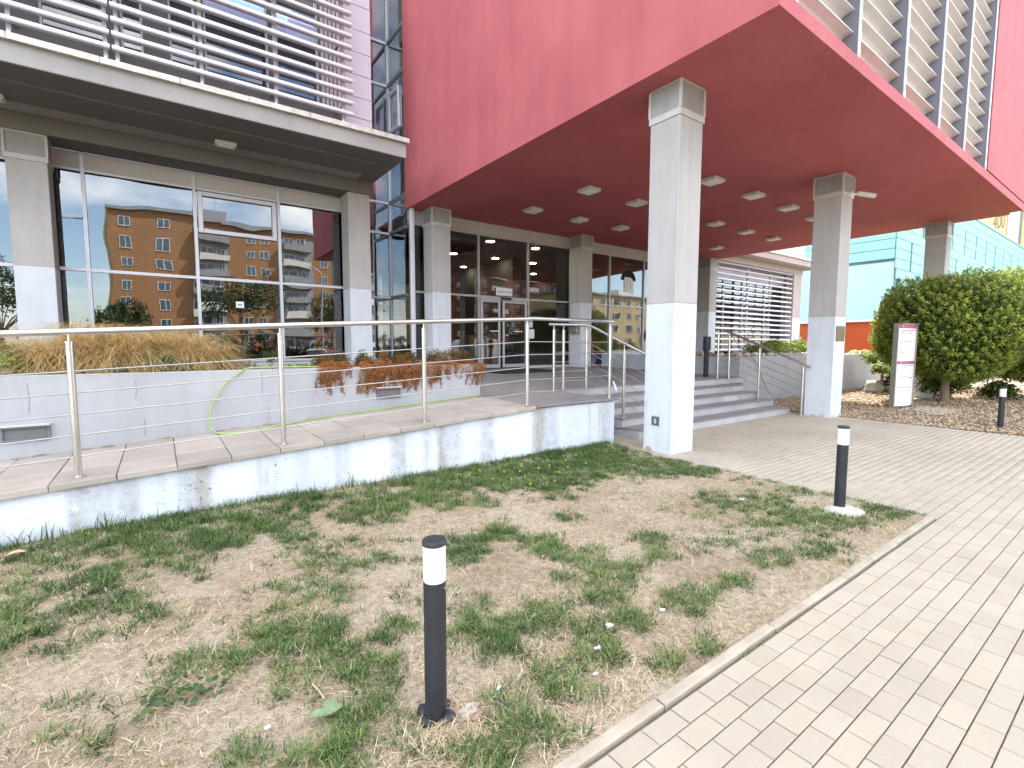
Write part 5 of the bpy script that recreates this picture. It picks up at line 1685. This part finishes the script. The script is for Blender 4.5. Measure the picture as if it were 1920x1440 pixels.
ybk = thing('apartment_block', 'pale yellow long apartment block, mirrored in the glass beside the white column', 'building', (90, -52, 0))
YY_ = -47
MB().box(66, 125, YY_ - 12, YY_, -.1, 12.0).build('wall', 'yellow', ybk)
MB().box(65.6, 125.4, YY_ - 12, YY_ + .4, 12.0, 12.35).build('roof', 'bgrey', ybk)
MB().box(84, 90, YY_ - 8, YY_ - 3, 12.35, 14).build('roof_house', 'bwhite', ybk)
for fl in range(4):
    for x in range(68, 124, 4):
        far_window(ybk, x, YY_, 1.5 + fl * 2.8, 1.45, 1.45)

def leafy_tree(x, y, h, r, seed, label):
    t = thing('street_tree', label, 'tree', (x, y, -.1), 'street trees opposite the building')
    rr = random.Random(seed)
    tr = MB()
    tr.tube([(x, y, -.15), (x + .05, y, h * .3), (x + .1, y + .1, h * .7)], [.16, .13, .06], 8)
    sets = []
    for k in range(9):
        a = k * 2.4
        rad = r * rr.uniform(.25, .75)
        c = (x + math.cos(a) * rad, y + math.sin(a) * rad, h * rr.uniform(.5, .88))
        tr.tube([(x + .03, y, h * .3), ((x + c[0]) / 2, (y + c[1]) / 2, h * .45), c], [.07, .05, .02], 5)
        sets.append(shrubcloud(c, (r * .5, r * .5, r * .42), 420, .14, 0, 22, r * .16, .5, .3, .5))
    v, f, tt = joinset(sets)
    np_mesh('crown', v, f, 'tree', tt, parent=t)
    tr.build('trunk', 'bark', t)
for i, (x, y, h, r) in enumerate(((7.2, -33, 8.2, 4.0), (16.8, -34, 8.0, 3.6), (-12, -42, 10, 3.8), (-3.5, -46, 6.5, 3.0), (29, -36, 6, 2.6), (44, -40, 6.5, 2.8), (58, -38, 6, 2.5), (74, -33, 5, 2.2))):
    leafy_tree(x, y, h, r, i, 'leafy street tree across the road, %s from the left' % ('third', 'fourth', 'first', 'second', 'fifth', 'sixth', 'seventh', 'eighth')[i])
for i, (x0, x1, y, h) in enumerate(((-14, -1, -30.6, 3.4), (0, 22, -31, 3.0), (24, 60, -31.5, 2.2))):  # added hedges, made tall to darken the lower reflections where shadow lies
    t = thing('shade_hedge', 'tall dark hedge added in place of shade along the far side of the road, %s stretch' % ('left', 'middle', 'right')[i], 'hedge', ((x0 + x1) / 2, y, -.1), 'added shade hedges across the road')
    v, f, tt = joinset([shrubcloud((x0 + .8 + k * 1.6, y, h * .4), (1.15, .8, h * .62), 420, .12, -.1, 16, .3, .5, .4, .3) for k in range(int((x1 - x0) / 1.6))])
    np_mesh('foliage', v, f, 'tree', tt, parent=t)
def street_lamp(x, y, h, label, arm=1.4):
    t = thing('street_lamp', label, 'street lamp', (x, y, -.1), 'street lamps across the road')
    MB().tube([(x, y, -.1), (x, y, h * .4), (x, y, h - .4), (x + arm * .3, y, h), (x + arm, y, h + .1)], [.11, .09, .06, .05, .04], 8).build('pole', 'lampgrey', t, smooth=True)
    MB().box(x + arm - .1, x + arm + .55, y - .12, y + .12, h + .06, h + .18).build('lamp_head', 'lampgrey', t, bevel=.03)
street_lamp(-5.2, -17.5, 9.8, 'grey street lamp mirrored at the left end of the window', 1.2)
street_lamp(13.4, -26, 9.2, 'grey street lamp mirrored beside the third window mullion', -1.2)
def car(x, y, ln, wd, ht, m, label, van=False, flip=1):
    t = thing('parked_car', label, 'van' if van else 'car', (x, y, -.1), 'cars parked across the road')
    z0 = -.1
    L2 = ln / 2
    if van:
        side = [(-L2, .35), (-L2, 1.0), (-L2 + .5, 1.15), (-L2 + 1.1, 1.95), (-L2 + 1.4, ht), (L2 - .1, ht), (L2, ht - .2), (L2, .35)]
        glass = [(-L2 + .62, 1.2), (-L2 + 1.17, 1.88), (-L2 + 1.9, 1.88), (-L2 + 1.9, 1.2)]
    else:
        side = [(-L2, .32), (-L2 - .02, .62), (-L2 + .15, .80), (-L2 + 1.05, .92), (-L2 + 1.75, ht - .04), (-L2 + 2.1, ht), (L2 - 1.3, ht - .02), (L2 - .45, .98), (L2 - .05, .92), (L2, .6), (L2 - .03, .32)]
        glass = [(-L2 + 1.2, .95), (-L2 + 1.8, ht - .1), (L2 - 1.35, ht - .1), (L2 - .75, .98)]
    side = [(x + flip * p[0], z0 + p[1]) for p in side]
    glass = [(x + flip * p[0], z0 + p[1]) for p in glass]
    MB().extr(side, 1, y - wd / 2, y + wd / 2).build('body', m, t, bevel=.05)
    MB().extr(glass, 1, y + wd / 2 + .002, y + wd / 2 + .012).extr(glass, 1, y - wd / 2 - .012, y - wd / 2 - .002).build('side_window', 'winglass', t)
    for sx in (-.62, .62):
        for sy in (-1, 1):
            wx = x + sx * L2
            yc = y + sy * (wd / 2 - .09)
            w_ = MB().tube([(wx, yc - .1, z0 + .32), (wx, yc + .1, z0 + .32)], .32, 18).build('wheel', 'rubber', t)
            MB().tube([(wx, yc - .108, z0 + .32), (wx, yc + .108, z0 + .32)], .2, 14).build('rim', 'lampgrey', w_)
    for sy in (-.62, .62):
        MB().box(x - flip * L2 - .03, x - flip * L2 + .03, y + sy - .16, y + sy + .16, z0 + .62, z0 + .74).build('headlight', 'opal', t)
        MB().box(x + flip * L2 - .03, x + flip * L2 + .015, y + sy - .14, y + sy + .14, z0 + .7, z0 + .86).build('tail_light', 'redplastic', t)
car(25, -16.5, 5.2, 2.0, 2.2, 'carwhite', 'white van parked across the road, mirrored near the lobby doors', True)
car(11.2, -13.5, 4.3, 1.75, 1.46, 'carblue', 'blue car parked across the road, mirrored low in the right window bay')
car(4.4, -14.2, 4.3, 1.75, 1.46, 'cardark', 'dark car parked across the road, mirrored low in the middle window bay')
car(10.5, -17.5, 4.4, 1.8, 1.5, 'carwhite', 'white car parked in the second row across the road', False, -1)

# ================================================================== LAWN VEGETATION
PATCH = [tuple(float(v) for v in s_.split(',')) for s_ in '''0.04,4.91,0.62,-0.45,0.01,0.6,1;-0.42,4.96,0.35,-0.25,-0.02,0.34,0.8;-0.84,4.91,0.26,-0.18,-0.04,0.27,0.6;1.04,5.02,0.26,-0.18,0.08,0.37,0.9;0.58,4.74,0.23,-0.17,0.03,0.26,0.7;2.3,4.77,0.43,-0.31,0.28,0.58,1;1.7,4.75,0.27,-0.19,0.07,0.2,0.5;3.17,4.81,0.47,-0.34,0.37,0.56,1;4.29,4.81,0.58,-0.42,0.55,0.63,1;5.23,4.93,0.35,-0.25,0.47,0.45,1;3.55,4.25,0.35,-0.25,0.35,0.43,0.9;1.41,4.45,0.16,-0.12,0.07,0.23,1;1.73,4.34,0.16,-0.11,0.09,0.23,1;0.82,4.2,0.15,-0.11,0.04,0.21,0.9;1.08,3.89,0.31,-0.22,0.04,0.13,0.35;-0.43,3.95,0.23,-0.17,-0.04,0.43,0.7;-0.34,4.24,0.16,-0.12,-0.01,0.22,0.8;-0.79,4.26,0.14,-0.1,-0.06,0.37,0.7;-0.75,3.76,0.12,-0.09,-0.05,0.29,0.7;0.61,3.29,0.14,-0.1,0.03,0.16,0.5;0.9,3.55,0.31,-0.23,0.07,0.25,0.4;0.16,3.8,0.05,-0.03,0,0.07,1;0.85,3.12,0.11,-0.08,0.04,0.14,0.6;1.86,3.2,0.17,-0.12,0.15,0.26,1;2.26,3.27,0.15,-0.11,0.13,0.19,1;2.37,2.83,0.15,-0.11,0.15,0.18,1;2.51,2.5,0.12,-0.09,0.12,0.12,1;2.53,2.21,0.15,-0.11,0.15,0.13,1;2.14,2.09,0.13,-0.09,0.09,0.09,1;2.18,2.38,0.09,-0.06,0.07,0.08,0.7;2.98,3.23,0.1,-0.07,0.11,0.12,1;5.18,3.61,0.15,-0.11,0.22,0.15,1;4.7,3.8,0.32,-0.23,0.23,0.19,0.5;3.18,2.48,0.11,-0.08,0.1,0.08,1;3,2.21,0.09,-0.06,0.12,0.09,1;3.1,1.67,0.09,-0.07,0.11,0.06,1;2.66,1.71,0.14,-0.1,0.13,0.08,1;2.5,1.66,0.1,-0.08,0.07,0.05,0.8;4.17,1.54,0.16,-0.11,0.27,0.1,1;3.64,1.69,0.18,-0.13,0.13,0.06,0.8;4.73,1.84,0.24,-0.17,0.29,0.12,0.9;4.68,2.05,0.2,-0.15,0.24,0.11,0.8;5.01,2.27,0.11,-0.08,0.14,0.06,1;5.5,1.59,0.22,-0.16,0.3,0.09,1;4.89,1.64,0.17,-0.13,0.18,0.06,0.8;4.63,2.65,0.25,-0.18,0.22,0.13,0.6;4.98,2.5,0.18,-0.13,0.21,0.11,0.5;5.38,3.52,0.27,-0.2,0.21,0.14,0.6;5.05,4.27,0.41,-0.29,0.42,0.35,0.9;5.46,3.97,0.35,-0.25,0.25,0.18,0.6;5.38,3.37,0.22,-0.15,0.2,0.13,0.7;1.36,2.18,0.12,-0.09,0.1,0.16,0.9;1.52,2.09,0.14,-0.1,0.08,0.11,1;1.76,2.1,0.11,-0.08,0.09,0.11,1;1.35,1.95,0.12,-0.08,0.06,0.09,0.9;1.87,1.78,0.12,-0.09,0.15,0.15,1;1.8,1.62,0.08,-0.06,0.07,0.06,1;2.13,1.78,0.11,-0.08,0.11,0.09,1;1.96,1.43,0.05,-0.04,0.09,0.07,1;2.27,1.37,0.05,-0.04,0.09,0.06,1;1.49,1.66,0.13,-0.09,0.08,0.09,0.6;1.31,1.64,0.12,-0.09,0.07,0.08,0.7;1.15,1.49,0.13,-0.1,0.07,0.09,0.8;0.99,1.5,0.12,-0.09,0.06,0.09,0.7;0.81,1.57,0.1,-0.07,0.03,0.05,0.6;1.46,1.51,0.12,-0.08,0.05,0.05,0.35;0.48,2.69,0.15,-0.11,0.06,0.31,0.8;0.64,2.69,0.12,-0.09,0.05,0.19,0.8;0.77,2.28,0.15,-0.11,0.08,0.22,0.9;1.03,2.48,0.07,-0.05,0.03,0.08,1;0.36,2.93,0.1,-0.07,0.02,0.11,0.5;0.24,2.76,0.05,-0.04,0.01,0.08,0.9;0.14,2.74,0.1,-0.07,0.01,0.1,1;0.01,2.81,0.07,-0.05,0,0.07,0.8;-0.07,2.73,0.08,-0.06,0,0.06,0.6;0.53,1.9,0.11,-0.08,0.04,0.14,0.8;0.43,1.85,0.11,-0.08,0.02,0.08,0.9;0.22,2.06,0.06,-0.04,0.01,0.06,0.7;-0.28,2.44,0.06,-0.04,-0,0.05,0.8;-0.42,2.59,0.07,-0.05,-0.01,0.06,0.5;0.18,2.01,0.07,-0.05,0.01,0.04,0.8;-0.36,2.78,0.12,-0.08,-0.01,0.06,0.5;-0.65,3.69,0.15,-0.1,-0.03,0.21,0.5;-0.5,3.32,0.13,-0.1,-0.01,0.09,0.4;-0.7,3.44,0.09,-0.06,-0.02,0.12,0.4;-0.18,3.62,0.13,-0.09,-0.01,0.23,0.5;1.3,3.32,0.13,-0.09,0.05,0.12,0.5;5.78,2.79,0.31,-0.22,0.28,0.14,0.3;5.54,2.33,0.28,-0.2,0.2,0.09,0.4;5.95,1.92,0.19,-0.13,0.17,0.06,0.5;3.52,2.13,0.21,-0.15,0.19,0.12,0.25;3.87,2.02,0.18,-0.13,0.17,0.09,0.3;1.27,2.73,0.16,-0.12,0.09,0.18,0.12;1.4,2.48,0.13,-0.09,0.09,0.16,0.25;4.33,2.47,0.33,-0.24,0.28,0.17,0.35;4.31,2.06,0.19,-0.14,0.18,0.09,0.5;0.69,1.98,0.11,-0.08,0.04,0.12,0.5;0.74,1.76,0.07,-0.05,0.02,0.05,0.4;0.37,2.34,0.12,-0.09,0.02,0.11,0.3;-0.26,3.29,0.16,-0.12,-0.01,0.11,0.25;0.03,3.2,0.15,-0.11,0,0.12,0.15'''.split(';')]
_pr = random.Random(11)
for k in range(46):        # the lawn goes on outside the frame
    s_ = _pr.uniform(.12, .38)
    PATCH.append((_pr.uniform(-7, -1.55), _pr.uniform(1.5, 4.9), s_, _pr.uniform(-.1, .1), _pr.uniform(-.1, .1), s_ * .6, _pr.uniform(.4, 1)))
def ground_z(p):
    return lawn_z(p[:, 0], p[:, 1])
sets = []
for (cx, cy, ax, ay, bx, by, dn) in PATCH:
    area = math.pi * abs(ax * by - ay * bx)
    dist = math.hypot(cx, cy - 0)
    dens = 13500 if dist < 3 else (11500 if dist < 4.2 else 8500)
    n = max(12, int(area * dens * dn))
    r = rng.random(n) ** .55 * 1.12
    a = rng.uniform(0, 6.283, n)
    wob = 1 + .28 * np.sin(3 * a + cx * 7) + .18 * np.sin(7 * a + cy * 5)
    u, w_ = r * np.cos(a) * wob, r * np.sin(a) * wob
    p = np.stack([cx + ax * u + bx * w_, cy + ay * u + by * w_, np.zeros(n)], 1)
    # gather the blades in small rosettes
    nq = max(3, n // 22)
    q = p[rng.integers(0, n, nq)]
    qt = rng.normal(0, .13, nq)
    qh = rng.uniform(.6, 1.35, nq)
    qi = rng.integers(0, nq, n)
    jt = rng.normal(0, .024, (n, 2))
    p = q[qi] + np.concatenate([jt, np.zeros((n, 1))], 1)
    azb = np.arctan2(jt[:, 1], jt[:, 0]) + rng.normal(0, .7, n)
    keep = (p[:, 0] < 5.72) & (p[:, 1] > 1.305) & (p[:, 1] < 5.275)
    p, azb, qi = p[keep], azb[keep], qi[keep]
    n = len(p)
    if not n:
        continue
    p[:, 2] = ground_z(p)
    core = np.clip(1.1 - r[:n], .3, 1)
    ln = rng.uniform(.025, .07, n) * (1.0 + .45 * (cy > 4.3)) * (.65 + .5 * core)
    sets.append(blades(p, azb, ln * qh[qi], rng.uniform(.3, .95, n), rng.uniform(.003, .0062, n), np.clip(rng.normal(.47, .17, n) + qt[qi] + rng.normal(0, .06), 0, 1)))
# stray single blades and the taller fringe along the wall foot
n = 11000
p = np.stack([rng.uniform(-6, 5.7, n), 1.32 + rng.random(n) * 3.9, np.zeros(n)], 1)
q = p[rng.integers(0, n, 1100)]
p = q[rng.integers(0, 1100, n)] + np.concatenate([rng.normal(0, .03, (n, 2)), np.zeros((n, 1))], 1)
p = p[(p[:, 0] < 5.72) & (p[:, 1] > 1.31) & (p[:, 1] < 5.27)]
n = len(p)
p[:, 2] = ground_z(p)
sets.append(blades(p, rng.uniform(0, 6.283, n), rng.uniform(.02, .05, n), rng.uniform(.3, .9, n), rng.uniform(.002, .004, n), np.clip(rng.normal(.5, .2, n), 0, 1)))
n = 8200
xx = rng.uniform(-7, 5.75, n)
p = np.stack([xx, 5.27 - np.abs(rng.normal(0, .10, n)), np.zeros(n)], 1)
keep = rng.random(n) < (.5 + .5 * np.sin(xx * 2.3) * np.sin(xx * .9 + 1))
p = p[keep]
n = len(p)
p[:, 2] = ground_z(p)
sets.append(blades(p, rng.uniform(0, 6.283, n), rng.uniform(.04, .12, n), rng.uniform(.1, .7, n), rng.uniform(.003, .006, n), np.clip(rng.normal(.45, .2, n), 0, 1)))
n = 60
p = np.stack([rng.choice([-.95, -.8, -.45, -.35, -.2, .05, 1.2, 1.6], n) + rng.normal(0, .06, n), 5.25 - rng.random(n) * .05, np.full(n, .02)], 1)
sets.append(blades(p, rng.uniform(0, 6.283, n), rng.uniform(.12, .24, n), rng.uniform(.05, .45, n), rng.uniform(.005, .010, n), rng.uniform(.1, .5, n)))
n = 900
xx = rng.uniform(.8, 5.7, n)
p = np.stack([xx, 1.229 + rng.normal(0, .004, n), np.full(n, -.008)], 1)
p = p[(np.sin(xx * 3.1) + np.sin(xx * 7.7 + 1)) > .5]
n = len(p)
sets.append(blades(p, rng.uniform(0, 6.283, n), rng.uniform(.012, .035, n), rng.uniform(.3, .9, n), rng.uniform(.002, .004, n), np.clip(rng.normal(.8, .2, n), 0, 1)))
n = 2600
yy_ = rng.uniform(1.3, 5.25, n)
p = np.stack([5.735 + rng.normal(0, .03, n), yy_, np.full(n, .0)], 1)
p = p[(np.sin(yy_ * 4.1) + np.sin(yy_ * 9.7 + 1)) > .1]
n = len(p)
sets.append(blades(p, rng.uniform(0, 6.283, n), rng.uniform(.02, .06, n), rng.uniform(.3, .9, n), rng.uniform(.003, .006, n), np.clip(rng.normal(.5, .2, n), 0, 1)))
v, f, tt = joinset(sets)
o = np_mesh('lawn_grass', v, f, 'grass', tt)
o['kind'] = 'stuff'
o['label'] = 'patchy green grass and weeds on the dry lawn'
# straw lying over the bare soil
n = 105000
p = np.stack([rng.uniform(-7, 5.72, n), 1.31 + rng.random(n) ** 1.25 * 3.95, np.zeros(n)], 1)
dd_ = np.sin(p[:, 0] * 2.1 + 1) * np.sin(p[:, 1] * 2.7) + np.sin(p[:, 0] * 5.3) * np.sin(p[:, 1] * 4.1 + 2) * .6
p = p[rng.random(n) < np.clip(.55 + .5 * dd_, .12, 1)]
nearb = np.stack([.9 + rng.normal(0, .14, 900), 1.66 + rng.normal(0, .10, 900), np.zeros(900)], 1)
nearb = nearb[nearb[:, 1] > 1.32]
p = np.concatenate([p, nearb])
n = len(p)
p[:, 2] = ground_z(p) + .001
v, f, tt = blades(p, rng.uniform(0, 6.283, n), rng.uniform(.02, .085, n), rng.uniform(.70, .98, n), rng.uniform(.0018, .004, n), np.clip(rng.normal(.5, .28, n), 0, 1), .12)
o = np_mesh('dry_straw', v, f, 'dry', tt)
o['kind'] = 'stuff'
o['label'] = 'dry straw litter lying on the bare lawn soil'
# clods and small crumbs of soil
n = 16000
cx_, cy_ = rng.uniform(-5, 5.7, n), 1.32 + rng.random(n) * 3.9
sz = rng.uniform(.002, .009, n) * (rng.random(n) ** 2 + .3)
base = oct_[None] * sz[:, None, None] * rng.uniform(.7, 1.3, (n, 7, 3))
VV = base + np.stack([cx_, cy_, lawn_z(cx_, cy_)], 1)[:, None, :]
o = np_mesh('soil_crumbs', VV.reshape(-1, 3), [(np.arange(n)[:, None, None] * 7 + ocf[None]).reshape(-1, 3)], 'lawn')
o['kind'] = 'stuff'
o['label'] = 'small crumbs of pale soil on the lawn'
n = 3800
cx_, cy_ = rng.uniform(-5, 5.7, n), 1.32 + rng.random(n) * 3.9
sz = rng.uniform(.003, .009, n) * (rng.random(n) ** 2 + .35)
base = oct_[None] * sz[:, None, None] * rng.uniform(.5, 1.6, (n, 7, 3))
VV = base + np.stack([cx_, cy_, lawn_z(cx_, cy_) + .001], 1)[:, None, :]
o = np_mesh('dark_litter', VV.reshape(-1, 3), [(np.arange(n)[:, None, None] * 7 + ocf[None]).reshape(-1, 3)], 'brownrock')
o['kind'] = 'stuff'
o['label'] = 'dark bits of twig and leaf scattered over the lawn soil'
# dandelions
fl = [(3.72, 4.57), (3.37, 4.39), (3.92, 4.59), (3.78, 4.24), (3.18, 4.39), (3.23, 4.1), (3.48, 4.17), (4.27, 4.68), (4.59, 4.82), (4.39, 4.42), (2.84, 4.76), (3.07, 4.89), (5.39, 4.87), (3.46, 4.61), (3.51, 4.02), (3.01, 4.51), (3.6, 4.75), (4.05, 4.4), (4.1, 4.85), (3.3, 4.7)]
proto = None
for (x, y) in fl:
    if proto is None:
        proto = thing('dandelion', 'small yellow flower in the thick grass by the white wall', 'flower', (x, y, .03), 'yellow flowers in the grass')
        MB().tube([(x, y, .02), (x + .004, y, .075)], .0016, 5).build('stalk', 'grass', proto)
        v, f, tt = cards(np.array([(x + .004, y, .078)] * 14) + rng.normal(0, .004, (14, 3)), np.tile([0, 0, 1.], (14, 1)), np.full(14, .011), rng.random(14), .5, .5)
        np_mesh('petal_head', v, f, 'petal', tt, parent=proto)
    else:
        dup(proto, (x, y, random.uniform(.02, .045)), rotz=random.uniform(0, 6))
# broad leaved weed
wd_ = thing('plantain_weed', 'pale broad leaved weed with three leaves lying flat near the front', 'plant', (.515, 2.03, .01))
lf = bpy.data.meshes.new('leaf')
for ang, ln_, wd2 in ((2.75, .085, .05), (.35, .065, .052), (1.35, .10, .05)):
    q = MB()
    rows = []
    for k in range(7):
        t_ = k / 6
        hw = wd2 / 2 * math.sin(math.pi * min(1, (t_ * .92 + .06))) ** .7
        c = (math.cos(ang) * ln_ * t_, math.sin(ang) * ln_ * t_)
        nx2, ny2 = -math.sin(ang), math.cos(ang)
        zc = .026 + .012 * math.sin(math.pi * t_)
        for s_ in (-1, 0, 1):
            rows.append((.515 + c[0] + nx2 * hw * s_, 2.03 + c[1] + ny2 * hw * s_, zc + (.006 if s_ else 0)))
    fs = []
    for k in range(6):
        for s_ in range(2):
            i0 = k * 3 + s_
            fs.append((i0, i0 + 1, i0 + 4, i0 + 3))
    q.add(rows, fs)
    o = q.build('leaf', 'broad', wd_, smooth=True)
    a_ = o.data.color_attributes.new('tint', 'FLOAT_COLOR', 'POINT')
    for d_ in a_.data:
        k_ = random.uniform(.6, 1)
        d_.color = (k_, k_, k_, 1)
dark_w = thing('mallow_weed', 'dark round leaved weed cluster on the left part of the lawn', 'plant', (.02, 2.55, .01))
n = 90
p = np.stack([.02 + rng.normal(0, .10, n), 2.55 + rng.normal(0, .06, n), rng.uniform(.02, .06, n)], 1)
v, f, tt = cards(p, np.tile([0, 0, 1.], (n, 1)), rng.uniform(.010, .022, n), rng.uniform(.1, .4, n), .9, .35)
np_mesh('foliage', v, f, 'grass', tt, parent=dark_w)
tag(MB().tube([(.50, 2.26, .035), (.515, 2.20, .030), (.522, 2.14, .026)], .0032, 6).build('twig', 'straw'), 'pale bent twig lying left of the nearest bollard', 'twig')
tag(MB().tube([(.99, 1.80, .015), (1.10, 1.74, .014), (1.17, 1.70, .016)], .0022, 5).build('twig', 'straw'), 'thin dry twig lying right of the nearest bollard foot', 'twig')
dl = MB()
for k in range(6):
    t_ = k / 5
    hw = .035 * math.sin(math.pi * (t_ * .9 + .05))
    for s_ in (-1, 0, 1):
        dl.v.append((-.98 + .11 * t_, 4.90 + .03 * t_ + hw * s_, .055 + .018 * math.sin(3 * t_) + (.012 if s_ else 0)))
for k in range(5):
    for s_ in range(2):
        dl.f.append((k * 3 + s_, k * 3 + s_ + 1, k * 3 + s_ + 4, k * 3 + s_ + 3))
dl.mi = [0] * len(dl.f)
dl.tube([(-.98, 4.90, .055), (-1.05, 4.87, .02)], .003, 5)
tag(dl.build('dead_leaf', 'straw', smooth=True), 'curled tan dead leaf lying in the grass at the far left', 'leaf')
lit = [((2.36, 1.72), 'crumpled white paper scrap on bare soil near the kerb'), ((1.99, 1.80), 'largest crumpled white tissue lying in a grass tuft'), ((1.78, 1.69), 'white scrap low in the grass tuft left of the kerb'), ((4.76, 2.55), 'white scrap far back on the lawn towards the corner bollard'), ((1.19, 1.74), 'white scrap right of the nearest bollard'), ((.29, 2.12), 'white scrap near the broad leaved weed'), ((1.62, 1.55), 'tiny white scrap close to the front kerb')]
for i, ((x, y), l_) in enumerate(lit):
    tag(MB().blob((x, y, float(lawn_z(np.array(x), np.array(y))) + .016), (.012, .02, .015, .017, .010, .010, .008)[i], 40 + i, 2, (1.2, .8, .55), .5).build('paper_scrap', 'paper'), l_, 'litter', 'paper scraps on the lawn')
for i, (x, y, l_) in enumerate(((1.02, 1.66, 'brown pine cone between the nearest bollard and the kerb'), (3.3, 2.35, 'small dark clod on the lawn'))):
    tag(MB().blob((x, y, .02), .028 - .01 * i, 60 + i, 2, (1.1, .9, .8), .45).build('pine_cone' if i == 0 else 'soil_clod', 'brownrock'), l_, 'pine cone' if i == 0 else 'clod')
tag(MB().blob((1.02, 1.50 + .22, .008), .05, 71, 2, (1.4, .9, .3), .4).build('mortar_lump', 'rock'), 'white lump of mortar at the foot of the nearest bollard', 'mortar')
tag(MB().blob((7.55, .55, .004), .028, 81, 2, (1.6, .8, .2), .3).build('paver_stain_pebble', 'brownrock'), 'dark crushed leaf on the pale pavers', 'leaf')
